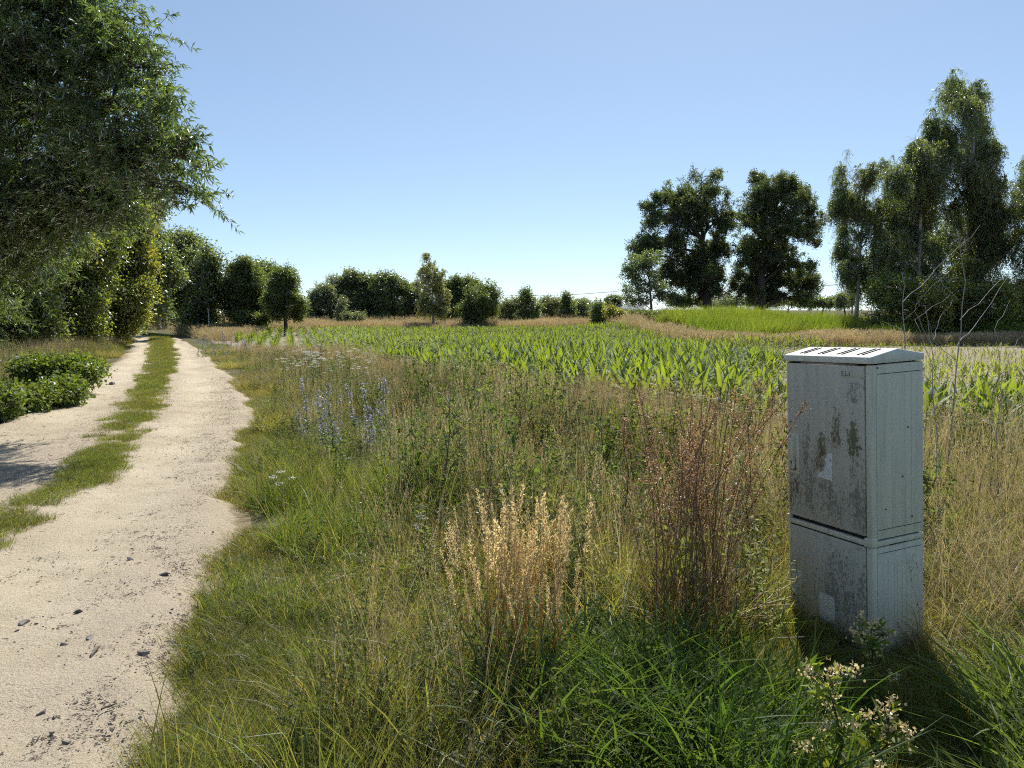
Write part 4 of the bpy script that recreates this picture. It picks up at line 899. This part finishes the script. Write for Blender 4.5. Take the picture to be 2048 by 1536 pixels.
    scatter('strip_grass', 'strip', PAT['strip'], np.stack([x, y, gz(x, y) + .07], 1), rotz(len(x), .03), np.stack([.7 + .02 * y, .7 + .02 * y, .75 + .03 * y], 1), .05 + .3 * vnoise(x, y, 1., 61), kind='stuff', label='low green grass growing between the wheel ruts', category='grass')
    # left verge
    x, y = grid(-36, -6, 6, 46, .72); dl = XL(y) - x; k = (dl > .25 + .5 * vnoise(x, y, .8, 62)) & (dl < 1.6 + .13 * y); x, y, dl = x[k], y[k], dl[k]
    q = dl < .9; lay('left_verge_turf', 'verge', 'low grass along the left edge of the track', x[q], y[q], np.full(q.sum(), 1.), .2 + .5 * dry(x[q], y[q]))
    q = ~q; lay('left_verge_grass', 'meadow', 'mixed green and tan grass on the left verge under the trees', x[q], y[q], .75 + .4 * vnoise(x[q], y[q], 1, 63), .25 + .6 * dry(x[q], y[q]))
ground_cover()
G = {
    'tallgrass': [b.mesh('tall_grass', [M['green_grass']]) for b in [tuft(60 + k, 60, .35, 1.0, .016, .2, .25) for k in range(4)]],
    'tan': [b.mesh('tan_grass', [M['tan']]) for b in [seeded(65 + k, 42, .35, 1.0, 0, .22, .03, 8, .12, tuft(70 + k, 24, .35, .6, .012, .3, .3), .006, .05) for k in range(4)]],
}
def band(name, key, label, n, fx, fy, h, tint):
    x = fx(rng.random(n)); y = fy(x, rng.random(n)); k = np.abs(x) < .8 * y + 3; x, y = x[k], y[k]
    scatter(name, key, G[key], np.stack([x, y, gz(x, y)], 1), rotz(len(x), .06), np.stack([1 + 0 * x, 1 + 0 * x, h(x, y) * rng.uniform(.75, 1.2, len(x))], 1), tint(x, y), kind='stuff', label=label, category='grass')
band('tan_grass_strip', 'tan', 'tan dry grass strip along the far edge of the maize', 2000, lambda r: -22 + 30 * r, lambda x, r: FFAR(x) + .3 + r * 6, lambda x, y: .5 + .3 * vnoise(x, y, 3, 65), lambda x, y: .3 * vnoise(x, y, 2, 66))
band('tan_grass_bank', 'tan', 'tan grass band in front of the green bank on the right', 1300, lambda r: 6.2 + 20 * r, lambda x, r: FFAR(x) + .2 + r * (2.2 + 1.6 * vnoise(x, x * 0, 2.5, 91)), lambda x, y: .28 + .3 * vnoise(x, y, 2, 67), lambda x, y: .4 * vnoise(x, y, 2, 68))
band('green_grass_bank', 'tallgrass', 'tall bright green grass on the low bank before the oaks', 2000, lambda r: 9.3 + 15.5 * r, lambda x, r: 34.2 + 1.2 * np.sin(x) + r * 11, lambda x, y: .6 + .45 * vnoise(x, y, 1.5, 69), lambda x, y: .05 + .55 * vnoise(x, y, 1.6, 70))
band('far_meadow', 'tan', 'tan and olive rough grass beyond the field', 2200, lambda r: -40 + 90 * r, lambda x, r: 56 + 45 * r, lambda x, y: .7 + .3 * vnoise(x, y, 5, 71), lambda x, y: .6 * vnoise(x, y, 6, 72))
band('shade_grass', 'tallgrass', 'dark grass in the shade under the birches', 800, lambda r: 15 + 18 * r, lambda x, r: 33.4 + r * 5, lambda x, y: .4 + .2 * vnoise(x, y, 2, 69), lambda x, y: .3 * vnoise(x, y, 2, 70))
band('track_end_grass', 'tan', 'tan grass where the track bends out of sight', 600, lambda r: -23 + 9 * r, lambda x, r: np.interp(x, [-23, -12], [48, 31]) + 1 + r * 6, lambda x, y: .45 + .2 * vnoise(x, y, 2, 69), lambda x, y: .5 * vnoise(x, y, 2, 70))

# ------------------------------------------------------------------ individual plants
def shade_patch():
    """sparse low grass right round the foot of the cabinet"""
    x, y = grid(.6, 2.4, 2.2, 4.3, .13); k = off_cab(x, y, .06) & (((x - 1.42) / .8) ** 2 + ((y - 3.1) / 1.) ** 2 < 1.1) & (rng.random(len(x)) < .8); x, y = x[k], y[k]
    s = np.full(len(x), .8); scatter('cabinet_foot_grass', 'worn', PAT['worn'], np.stack([x, y, gz(x, y)], 1), rotz(len(x), .1), np.stack([s, s, 1.1 + .9 * sstep(3.2, 3.7, y) + .6 * (x < 1.1)], 1), .1 + .3 * rng.random(len(x)), kind='stuff', label='short shaded grass round the foot of the cabinet', category='grass')
shade_patch()
def stalk_meshes(nv, h, rad, lean_var, mt, nseg=6, g=rng):
    out = []
    for k in range(nv):
        mb = MB(); t = np.linspace(0, 1, nseg)[:, None]; bend = g.normal(0, lean_var, 2)
        P = np.concatenate([bend[0] * h * t ** 2, bend[1] * h * t ** 2, h * t], 1); tube(mb, P, np.linspace(rad, rad * .45, nseg), 4); out.append((mb.mesh('stalk', mt), P))
    return out
def golden_tuft():
    root = thing('golden_grass_tuft', 'golden dry feathery grass tuft standing in the middle foreground', 'grass tuft', (.03, 2.93, .03))
    g = np.random.default_rng(5); st = stalk_meshes(6, .70, .0021, .05, M['golden'], g=g); pl = []
    for k in range(6):
        P = st[k][1]; mb = MB(); n = 170; f = g.uniform(.74, 1.04, n); B = np.stack([np.interp(f, np.linspace(0, 1, 6), P[:, a]) for a in range(3)], 1)
        B[:, 2] += np.maximum(f - 1, 0) * .7; wd = .008 * np.sin(np.clip((f - .72) / .34, 0, 1) * math.pi) ** .6 + .001
        B += g.normal(size=(n, 3)) * wd[:, None] * .5
        V, T = leaves(B, rdir(n, 1.3, g), rdir(n, 0, g), .011 * g.uniform(.7, 1.4, n), .0035, .1); mb.add(V, T=T); pl.append(mb.mesh('plume', M['plume']))
    for k in range(135):
        v = g.integers(0, 6); a = g.uniform(0, 6.28); r = .15 * math.sqrt(g.random()); x, y = r * math.cos(a) * 1.55, r * math.sin(a)
        o = obj('stalk', st[v][0], root, (x, y, -.03)); s = g.uniform(.66, 1.2); o.scale = (s, s, s)
        o.rotation_euler = (-y * .9 + g.normal(0, .06), x * .75 + g.normal(0, .045), g.uniform(0, 6.28))
        if g.random() < .8: obj('plume', pl[v], o)
    mb = tuft(901, 90, .15, .34, .0045, .3, .4); obj('leaf_blades', mb.mesh('leaf_blades', M['green_grass']), root, kind='stuff')
golden_tuft()
def dock_clump():
    root = thing('dock_clump', 'tall brown seeding dock clump beside the cabinet', 'weed clump', (.86, 3.38, .03))
    g = np.random.default_rng(6); st = stalk_meshes(6, 1.08, .0030, .14, M['dock_stem'], g=g); hd = []
    for k in range(6):
        P = st[k][1]; mb = MB()
        for b in range(7):
            f0 = .52 + .07 * b; p0 = np.array([np.interp(f0, np.linspace(0, 1, 6), P[:, a]) for a in range(3)]); a = g.uniform(0, 6.28)
            L = .16 * (1.25 - f0); e = p0 + np.array([math.cos(a) * L * .55, math.sin(a) * L * .55, L]); tube(mb, np.array([p0, (p0 + e) / 2, e]), [.0016, .0013, .0008], 3)
            n = 34; f = g.uniform(.15, 1, n)[:, None]; B = p0 + (e - p0) * f + g.normal(size=(n, 3)) * .006
            V, T = leaves(B, rdir(n, .2, g), rdir(n, 0, g), .009 * g.uniform(.7, 1.4, n), .007, .2); mb.add(V, T=T)
        n = 60; f = g.uniform(.6, 1.02, n); B = np.stack([np.interp(f, np.linspace(0, 1, 6), P[:, a]) for a in range(3)], 1) + g.normal(size=(n, 3)) * .006
        V, T = leaves(B, rdir(n, .2, g), rdir(n, 0, g), .009, .007, .2); mb.add(V, T=T); hd.append(mb.mesh('seed_head', M['dock_seed']))
    for k in range(60):
        v = g.integers(0, 6); a = g.uniform(0, 6.28); r = .2 * math.sqrt(g.random()); x, y = r * math.cos(a), r * math.sin(a)
        o = obj('stalk', st[v][0], root, (x, y, -.03)); s = g.uniform(.75, 1.22); o.scale = (s, s, s)
        o.rotation_euler = (-y * 1.0 + g.normal(0, .08), x * 1.0 + g.normal(0, .09), g.uniform(0, 6.28))
        if g.random() < .62: obj('seed_head', hd[v], o)
    mb = MB(); n = 46; a = g.uniform(0, 6.28, n); B = np.stack([.12 * np.cos(a), .12 * np.sin(a), np.zeros(n)], 1); d = np.stack([np.cos(a) * .4, np.sin(a) * .4, np.ones(n)], 1)
    V, Q = ribbons(B, d, g.uniform(.2, .5, n), .012, np.stack([np.cos(a) * .4, np.sin(a) * .4, -.4 + 0 * a], 1), [.4, 1, .9, .6, .05], None, .2, g); mb.add(V, Q)
    tuft(911, 150, .2, .6, .004, .22, .25, mb=mb); seeded(912, 46, .22, .95, 0, .3, .02, 26, .16, mb, .0028, .012)
    obj('dry_leaves', mb.mesh('dry_leaves', M['dock_stem']), root, kind='stuff')
dock_clump()
def bugloss():
    g = np.random.default_rng(8); var = []
    for k in range(4):
        st = MB(); h = .72; P = curve(np.zeros(3), np.array([g.normal(0, .05), g.normal(0, .05), h]), 0, 6, .01, g); tube(st, P, np.linspace(.005, .002, 6), 5)
        lf = MB(); n = 90; f = g.uniform(.02, .95, n) ** 1.2; B = np.stack([np.interp(f, np.linspace(0, 1, 6), P[:, a]) for a in range(3)], 1)
        V, T = leaves(B, rdir(n, .35, g), rdir(n, 1, g), .10 * (1.1 - f), .014, .15, .2); lf.add(V, T=T)
        fl = MB(); n = 95; f = g.uniform(.28, 1.02, n); B = np.stack([np.interp(f, np.linspace(0, 1, 6), P[:, a]) for a in range(3)], 1); dd = rdir(n, .2, g); B += dd * (.055 * (1.2 - f))[:, None]
        V, T = leaves(B, dd, rdir(n, 0, g), .014, .011, .25); fl.add(V, T=T)
        V, T = leaves(B, rdir(n, .3, g), rdir(n, 0, g), .014, .012, .25); fl.add(V, T=T)
        var.append((st.mesh('stem', M['stem']), lf.mesh('leaves', M['grey_green']), fl.mesh('flowers', M['blue'])))
    def put(pts, label, group, sc):
        for n_, (u, v) in enumerate(pts):
            p = gp(u, v); k = g.integers(0, 4); t = thing('bugloss_plant', label if isinstance(label, str) else label[n_], 'wildflower', (p[0], p[1], float(gz(p[0], p[1]))), g.uniform(0, 6.28), group)
            s = float(sc * g.uniform(.5, 1.15)); t.scale = (s, s, s); t.rotation_euler = (float(g.normal(0, .2)), float(g.normal(0, .2)), float(g.uniform(0, 6.28))); obj('stem', var[k][0], t); obj('leaves', var[k][1], t, kind='stuff'); obj('flowers', var[k][2], t, kind='stuff')
    put([(u, v) for u, v in zip(g.normal(708, 34, 13), g.uniform(880, 960, 13))], 'blue flowering bugloss stalk in the dense cluster in the middle of the meadow', 'blue bugloss cluster in the meadow', 1.05)
    put([(622, 905), (640, 900), (770, 905), (778, 890), (760, 900)], ['blue bugloss stalk standing alone, leftmost by the track side', 'blue bugloss stalk just left of the dense cluster', 'blue bugloss stalk in the right trio, nearest one', 'blue bugloss stalk in the right trio, farthest one', 'blue bugloss stalk in the right trio, closest to the dense cluster'], 'loose bugloss beside the cluster', .95)
    put([(u, v) for u, v in zip(g.uniform(395, 500, 34), g.uniform(690, 722, 34))], 'small blue bugloss stalk in the far drift by the track and maize corner', 'far bugloss drift by the track', .85)
    put([(960, 905), (1010, 880), (860, 860), (940, 850)], ['small blue flower stalk right of the tall dark weed', 'small blue flower stalk farthest right, towards the maize', 'small blue flower stalk left of the tall dark weed', 'small blue flower stalk behind the tall dark weed'], 'scattered blue stalks', .7)
bugloss()
def umbels():
    g = np.random.default_rng(9); var = []
    for k in range(4):
        st = MB(); um = MB(); h = .75; top = np.array([g.normal(0, .05), g.normal(0, .05), h]); P = curve(np.zeros(3), top, 0, 5, .01, g); tube(st, P, np.linspace(.004, .002, 5), 4)
        heads = [top] + [top + np.array([g.normal(0, .08), g.normal(0, .08), -g.uniform(.02, .12)]) for _ in range(3)]
        for hd in heads:
            tube(st, np.array([P[3], (P[3] + hd) / 2, hd]), [.002, .0015, .001], 3); n = 34; r = .045 * np.sqrt(g.random(n)); a = g.uniform(0, 6.28, n)
            B = hd + np.stack([r * np.cos(a), r * np.sin(a), .01 + g.normal(0, .004, n)], 1); V, T = leaves(B, rdir(n, .1, g), rdir(n, 3, g), .013, .012, .1); um.add(V, T=T)
        lf = MB(); n = 26; f = g.uniform(.05, .7, n); B = P[0] + (top - P[0]) * f[:, None]; V, T = leaves(B, rdir(n, .3, g), rdir(n, 1, g), .07, .014, .2, .1); lf.add(V, T=T)
        var.append((st.mesh('stem', M['stem']), um.mesh('flower_head', M['white_flower']), lf.mesh('leaves', M['grey_green'])))
    def put(pts, label, group, sc=1.):
        for n_, (u, v) in enumerate(pts):
            p = gp(u, v); k = g.integers(0, 4); t = thing('white_umbel_plant', label if isinstance(label, str) else label[n_], 'wildflower', (p[0], p[1], float(gz(p[0], p[1]))), g.uniform(0, 6.28), group); s = float(sc * g.uniform(.7, 1.1)); t.scale = (s, s, s)
            for nm, me in zip(('stem', 'flower_head', 'leaves'), var[k]): obj(nm, me, t, kind=None if nm == 'stem' else 'stuff')
    put(zip(g.uniform(560, 745, 34), g.uniform(775, 815, 34)), 'white umbel flower in the drift in front of the maize, left of centre', 'white umbels in front of the maize')
    put([(1480, 1010), (830, 1195), (690, 1000), (575, 1090)], ['single white umbel flower between the dock clump and the cabinet', 'single white umbel flower left of the golden tuft', 'single white umbel flower below the bugloss cluster', 'single white umbel flower nearest the track edge'], 'scattered white umbels', .6)
umbels()
def tall_weed(label, u, v, h, seed, mt, seedm=None, name='tall_weed', cat='weed', branch=8):
    g = np.random.default_rng(1000 + seed); p = gp(u, v); t = thing(name, label, cat, (p[0], p[1], float(gz(p[0], p[1]))))
    st = MB(); P = curve(np.zeros(3), np.array([g.normal(0, .04) * h, 0, h]), 0, 7, .012, g); tube(st, P, np.linspace(.006, .002, 7), 5); lf = MB(); hd = MB()
    for b in range(branch):
        f = g.uniform(.2, .9); p0 = np.array([np.interp(f, np.linspace(0, 1, 7), P[:, a]) for a in range(3)]); a = g.uniform(0, 6.28); L = h * .32 * (1.1 - f) + .05
        e = p0 + np.array([math.cos(a) * L * .7, math.sin(a) * L * .7, L * .7]); tube(st, curve(p0, e, .02, 4, .004, g), np.linspace(.003, .001, 4), 4)
        n = 9; B = p0 + (e - p0) * g.uniform(.1, 1, n)[:, None]; V, T = leaves(B, rdir(n, .3, g), rdir(n, 1, g), .06 * g.uniform(.5, 1.2, n), .016, .2, .15); lf.add(V, T=T)
        if seedm: n = 30; B = e + g.normal(size=(n, 3)) * .012; V, T = leaves(B, rdir(n, .5, g), rdir(n, 0, g), .014, .009, .2); hd.add(V, T=T)
    if seedm:
        n = 90; f = g.uniform(.6, 1.03, n); B = np.stack([np.interp(f, np.linspace(0, 1, 7), P[:, a]) for a in range(3)], 1) + g.normal(size=(n, 3)) * .012
        V, T = leaves(B, rdir(n, .5, g), rdir(n, 0, g), .014, .009, .2); hd.add(V, T=T)
    n = 30; B = P[0] + (P[-1] - P[0]) * (g.uniform(0, .9, n) ** 1.4)[:, None]; V, T = leaves(B, rdir(n, .4, g), rdir(n, 1, g), .09 * g.uniform(.5, 1.2, n), .022, .2, .15); lf.add(V, T=T)
    obj('stem', st.mesh('stem', M['dark_stem']), t); obj('leaves', lf.mesh('leaves', M[mt]), t)
    if seedm: obj('seed_head', hd.mesh('seed_head', M[seedm]), t)
tall_weed('tall dark branching thistle like weed standing alone mid meadow', 893, 1065, 1.0, 1, 'dark_leaf', None, branch=14)
tall_weed('reddish brown dock spike against the maize, left of centre', 645, 775, .95, 2, 'dock_stem', 'dock_seed', branch=4)
tall_weed('dark green leafy spike right of the reddish dock', 694, 775, .9, 3, 'dark_leaf', None, branch=5)
tall_weed('leafy goosefoot with pale flower spikes at the foot of the cabinet corner', 1735, 1440, .34, 4, 'bramble', 'plume', 'goosefoot_plant', branch=7)
tall_weed('pale flowering goosefoot at the bottom edge, left of the cabinet shadow', 1660, 1640, .46, 5, 'bramble', 'plume', 'goosefoot_plant', branch=9)
tall_weed('small goosefoot at the bottom edge below the cabinet', 1745, 1650, .34, 6, 'bramble', 'plume', 'goosefoot_plant', branch=6)
tall_weed('brownish sorrel spike left of the dock clump', 1255, 1090, .95, 7, 'dock_stem', 'dock_seed', branch=6)
tall_weed('brownish sorrel spike right of the dock clump near the cabinet', 1500, 1120, .95, 8, 'dock_stem', 'dock_seed', branch=6)
tall_weed('slender weed leaning in front of the maize, left of the dock clump', 1195, 1040, .85, 9, 'dark_leaf', None, branch=6)
def rosette(label, u, v, L, seed, n=14, mt='broad_grass'):
    g = np.random.default_rng(1100 + seed); p = gp(u, v); t = thing('broad_leaf_rosette', label, 'weed', (p[0], p[1], float(gz(p[0], p[1]))))
    for k in range(n):
        a = k * 2.4 + g.normal(0, .2); el = g.uniform(.35, 1.1); d = np.array([[math.cos(a) * math.cos(el), math.sin(a) * math.cos(el), math.sin(el)]]); sd = np.array([[-math.sin(a), math.cos(a), 0]])
        V, Q = ribbons(np.zeros((1, 3)), d, np.array([L * g.uniform(.7, 1.15)]), np.array([L * .15]), np.array([[math.cos(a) * .2, math.sin(a) * .2, -.5]]), [.12, .4, .85, 1, .85, .5, .04], sd, .3, g)
        obj('leaf', MB().add(V, Q).mesh('leaf', M[mt]), t)
rosette('broad leaved dock rosette at the bottom edge, left of centre', 640, 1520, .2, 1, 14, 'green_grass')
rosette('broad leaved rosette at the bottom edge below the golden tuft', 800, 1515, .19, 2, 14, 'green_grass')
rosette('small broad leaved rosette near the track edge', 480, 1440, .15, 3, 10)
rosette('dark green rosette low in the meadow by the track', 575, 1060, .2, 4, 18, 'green_grass')
def sapling(label, base, lines, seed, D):
    """bare young sapling: polylines of its thin shoots"""
    p0 = at(base[0], base[1], D); t = thing('bare_sapling', label, 'sapling', (p0[0], D, float(gz(p0[0], D))))
    off = np.array([p0[0], D, float(gz(p0[0], D))]); g = np.random.default_rng(1200 + seed)
    for k, (r0, L) in enumerate(lines):
        P = np.array([at(u, v, D + dz) for u, v, dz in L]) - off
        if k == 0: P = np.concatenate([[[0, 0, -.02]], P])
        tt = np.linspace(0, 1, 9); Pn = np.stack([np.interp(tt, np.linspace(0, 1, len(P)), P[:, a]) for a in range(3)], 1); Pn[1:-1] += g.normal(size=(7, 3)) * .008
        mb = MB(); tube(mb, Pn, np.linspace(r0 * .55, r0 * .2, 9), 5); obj('stem' if k == 0 else 'branch', mb.mesh('shoot', M['dry_twig']), t)
sapling('bare sapling rising behind the cabinet with branches sweeping right', (1812, 800), [(.010, [(1810, 700, 0), (1806, 620, 0), (1804, 545, 0)]), (.005, [(1805, 605, 0), (1870, 540, .2), (1960, 450, .4)]), (.004, [(1808, 640, 0), (1840, 600, -.1), (1900, 535, -.2)]),
    (.004, [(1806, 660, 0), (1760, 640, .1), (1735, 615, .2)]), (.0035, [(1804, 580, 0), (1785, 575, 0), (1770, 576, 0)])], 1, 5.2)
sapling('tallest bare sapling right of the cabinet, nearly straight', (1893, 900), [(.011, [(1905, 800, 0), (1922, 660, 0), (1928, 560, 0), (1915, 465, 0)]), (.006, [(1915, 690, 0), (1960, 640, .2), (2040, 520, .5)]), (.005, [(1920, 640, 0), (1990, 570, .2), (2060, 520, .4)]),
    (.004, [(1912, 720, 0), (1870, 680, -.1), (1850, 620, -.2)]), (.004, [(1918, 600, 0), (1880, 560, -.1), (1862, 530, -.1)])], 2, 5.6)
sapling('crooked bare sapling with pale forked shoots between the other two', (1880, 960), [(.008, [(1872, 800, 0), (1862, 700, 0), (1850, 610, 0)]), (.004, [(1866, 680, 0), (1880, 640, .1), (1905, 600, .2)]), (.004, [(1862, 690, 0), (1832, 625, 0), (1836, 590, 0)]), (.004, [(1868, 740, 0), (1830, 640, .2), (1900, 590, .5)])], 3, 4.9)
sapling('thin bare sapling at the right with an arching branch', (2000, 1000), [(.007, [(1998, 880, 0), (2000, 780, 0), (1996, 700, 0)]), (.004, [(1998, 720, 0), (1990, 660, .1), (2020, 600, .3)]), (.003, [(1998, 760, 0), (2025, 700, .1), (2046, 672, .2)])], 4, 5.)
sapling('low bare sapling hugging the right side of the cabinet', (1868, 1120), [(.006, [(1878, 1000, 0), (1872, 900, 0), (1888, 800, 0)]), (.003, [(1876, 940, 0), (1860, 870, .1), (1852, 800, .2)])], 5, 4.4)

# ------------------------------------------------------------------ stones, sticks, gravel on the track
def stone_mesh(seed, flat=.5):
    g = np.random.default_rng(1300 + seed); n = 11; P = rdir(n, 0, g) * g.uniform(.6, 1.15, (n, 1)) * np.array([1, g.uniform(.5, .8), flat])
    import bmesh
    bm = bmesh.new(); [bm.verts.new(tuple(p)) for p in P]; r = bmesh.ops.convex_hull(bm, input=bm.verts[:])
    bmesh.ops.delete(bm, geom=[v for v in bm.verts if not v.link_faces], context='VERTS'); me = bpy.data.meshes.new('stone'); bm.to_mesh(me); bm.free(); return me
def track_z(x, y):
    q = (x - XL(y)) / (XR(y) - XL(y)); return float(gz(x, y) + .085 - .05 * (np.exp(-((q - .76) / .13) ** 2) + np.exp(-((q - .24) / .13) ** 2)) - .08 * (1 - sstep(0, 1., min(q, 1 - q) * (XR(y) - XL(y)) / .35)))
sl = [(46, 1263, 17, 'pointed dark stone high at the left edge group on the track'), (31, 1280, 11, 'small dark stone just below the pointed one at the left edge'), (11, 1298, 11, 'dark stone touching the left edge of the picture'),
      (128, 1315, 15, 'triangular dark stone in the middle of the near stone scatter'), (182, 1304, 17, 'dark angular stone above the long flat one'), (191, 1335, 22, 'long flat dark slate piece in the stone scatter'),
      (288, 1337, 15, 'grey rounded stone rightmost in the stone scatter'), (158, 1243, 11, 'small dark stone farthest up in the stone scatter'), (260, 1137, 8, 'tiny dark stone alone in mid track'), (330, 1174, 12, 'greenish grey flat stone near the right rut edge'),
      (88, 1461, 15, 'dark stone low on the left, beside fragments'), (112, 1470, 8, 'small fragment right of the low left stone'), (260, 1430, 11, 'grey stone left of the dry straw'), (134, 1524, 15, 'dark flake at the bottom edge of the track'), (106, 1503, 12, 'thin dark flake just above the bottom edge'),
      (75, 1265, 9, 'small grey stone right of the pointed one'), (60, 1200, 6, 'tiny pebble above the stone scatter'), (224, 773, 9, 'dark clod far up between the ruts'), (10, 1395, 10, 'flat grey stone low at the left edge'), (150, 1440, 9, 'pale grey stone low in mid rut')]
for k, (u, v, r, lab) in enumerate(sl):
    p = gp(u, v); me = stone_mesh(k, .35 if 'flat' in lab or 'flake' in lab else .6); me.materials.append(M['stone']); o = obj('stone', me, None, (p[0], p[1], track_z(p[0], p[1])), label=lab, category='stone', group='stones on the sandy track')
    s = r * p[1] / F * 1.05; o.scale = (s, s, s); o.location.z += s * .12; o.rotation_euler = (0, 0, float(rng.uniform(0, 6.28)))
def stick(label, a, b, r, mt, name='stick'):
    A, B = gp(*a), gp(*b); A[2] = track_z(A[0], A[1]) + .01; B[2] = track_z(B[0], B[1]) + .015; mb = MB(); P = curve(A, B, .004, 6, .004); c0 = P.mean(0)
    tube(mb, P - c0, np.linspace(r, r * .6, 6), 5); obj(name, mb.mesh(name, M[mt]), None, tuple(map(float, c0)), label=label, category='stick')
stick('long pale dry straw lying at the right edge of the sand', (334, 1399), (431, 1333), .0035, 'straw', 'dry_straw')
stick('short dark stick low on the track, left one', (205, 1460), (236, 1447), .004, 'bark'); stick('short dark stick low on the track, right one', (252, 1478), (278, 1466), .0035, 'bark')
stick('grey twig lying in the short turf', (520, 1330), (600, 1352), .004, 'dry_twig'); stick('pale dead stem slanting up out of the turf', (655, 1380), (690, 1290), .003, 'dry_twig')
def gravel():
    ms = []
    for k in range(5):
        me = stone_mesh(100 + k, .6); me.materials.append(M['pale_stone'] if k < 3 else M['stone']); ms.append(me)
    n = 9000; y = 1.6 + 16 * rng.random(n) ** 1.8; s = rng.random(n); x = XL(y) + (XR(y) - XL(y)) * s; k = (np.abs(x) < .78 * y + 1) & (x < XR(y) - .1); x, y = x[k], y[k]
    sz = .0025 + .010 * rng.random(len(x)) ** 5
    scatter('gravel', 'gravel', ms, np.stack([x, y, gz(x, y) + .083 - .05 * (np.exp(-((((x - XL(y)) / (XR(y) - XL(y))) - .76) / .13) ** 2) + np.exp(-((((x - XL(y)) / (XR(y) - XL(y))) - .24) / .13) ** 2))], 1), rotz(len(x), .3), sz, kind='stuff', label='fine gravel strewn over the sandy track', category='gravel')
gravel()
def litter():
    ms = []
    for k in range(4):
        g = np.random.default_rng(1500 + k); mb = MB(); V, T = leaves(g.normal(size=(5, 3)) * np.array([.03, .03, .002]), rdir(5, 0, g) * np.array([1, 1, .15]), rdir(5, 3, g), .022 * g.uniform(.5, 1.4, 5), .008, .25); mb.add(V, T=T)
        tube(mb, np.array([[0, 0, .002], [.02, .01, .004], [.045, .012, .002]]) * g.uniform(.6, 1.3), [.0012, .001, .0008], 3); ms.append(mb.mesh('litter', M['bark']))
    n = 5200; y = 1.6 + 15 * rng.random(n) ** 1.7; s = rng.random(n); s = np.where(rng.random(n) < .6, np.where(rng.random(n) < .6, .97 - .1 * np.abs(rng.normal(size=n)), .5 + .07 * rng.normal(size=n)), s)
    x = XL(y) + (XR(y) - XL(y)) * s; k = np.abs(x) < .78 * y + 1; x, y, s = x[k], y[k], s[k]
    z = gz(x, y) + .088 - .05 * (np.exp(-((s - .76) / .13) ** 2) + np.exp(-((s - .24) / .13) ** 2)) - .08 * (1 - sstep(0, 1., np.minimum(s, 1 - s) * (XR(y) - XL(y)) / .35))
    scatter('plant_litter', 'litter', ms, np.stack([x, y, z], 1), rotz(len(x), .1), rng.uniform(.4, 1.1, len(x)), kind='stuff', label='dark bits of dry leaf and twig littering the sand', category='litter')
litter()

# ------------------------------------------------------------------ far things
def pole(label, x, y, h):
    t = thing('utility_pole', label, 'pole', (x, y, 0), 0, 'utility poles on the horizon'); mb = MB(); tube(mb, np.array([[0, 0, -.2], [0, 0, h * .5], [0, 0, h]]), [.16, .14, .11], 8); obj('post', mb.mesh('post', M['bark']), t)
    mb = box(MB(), (-.9, -.06, h - .45), (.9, .06, h - .33)); obj('crossarm', mb.mesh('crossarm', M['bark'], False), t)
    for s in (-.8, 0, .8): mb = MB(); tube(mb, np.array([[s, 0, h - .33], [s, 0, h - .2], [s, 0, h - .12]]), [.04, .06, .03], 6); obj('insulator', mb.mesh('insulator', M['white_flower']), t)
PL_ = [(-60, 300, 'utility pole behind the left of the far willows'), (-14, 240, 'utility pole behind the young birch'), (32, 205, 'utility pole beside the dome shaped far tree'), (70, 150, 'utility pole hidden by the oaks'), (92, 128, 'utility pole behind the birches')]
for x, y, lab in PL_: pole(lab, x, y, 7.2)
for k in range(4):
    a, b = PL_[k], PL_[k + 1]
    t = thing('power_line', ['power line span left of the young birch', 'power line span above the hedge beyond the field', 'power line span running behind the oaks', 'power line span between the oaks and the birches'][k], 'wire', (a[0], a[1], 0))
    for s in (-.8, 0, .8):
        A = np.array([a[0] + s, a[1], 7.08]); B = np.array([b[0] + s, b[1], 7.08]); mb = MB(); tube(mb, curve(A, B, -1.1, 9) - np.array([a[0], a[1], 0]), .022, 4); obj('wire', mb.mesh('wire', DK), t)
def house():
    p = at(1236, 615, 185); t = thing('far_house', 'low grey roofed house under the dome shaped far tree', 'house', (p[0] + 2.5, 188, -.6)); wl = simple('render_wall', [(.30, .29, .27), (.38, .36, .34)], 3); rf = simple('roof_sheet', [(.16, .17, .2), (.22, .23, .27)], 5)
    box_ = box(MB(), (-4, -3, 0), (4, 3, 2.4)); obj('wall', box_.mesh('wall', wl, False), t)
    mb = MB().add([(-4.3, -3.3, 2.3), (4.3, -3.3, 2.3), (4.3, 0, 3.6), (-4.3, 0, 3.6), (-4.3, 3.3, 2.3), (4.3, 3.3, 2.3)], [[0, 1, 2, 3], [3, 2, 5, 4]], [[0, 3, 4], [1, 5, 2]]); obj('roof', mb.mesh('roof', rf, False), t)
    for x in (-2, 1.6): o = obj('window', box(MB(), (x - .5, -3.02, 1), (x + .5, -2.98, 2)).mesh('window', DK, False), t)
house()
def post(label, u, v0, v1, D, r=.04):
    A = at(u, v1, D); z = at(u, v0, D)[2]; g0 = float(gz(A[0], D)); mb = MB(); tube(mb, np.array([[0, 0, -.1], [0, 0, (z - g0) * .5], [0, 0, z - g0]]), r, 8)
    m_ = box(mb, (-r * 1.2, -r * 1.2, z - g0 - .05), (r * 1.2, r * 1.2, z - g0 + .02)); obj('marker_post', m_.mesh('marker_post', M['white_flower']), None, (A[0], D, g0), label=label, category='post')
post('thin pale post beyond the tan grass strip', 1060, 606, 640, 64); post('thin pale post at the corner where the track bends', 418, 618, 650, 44)
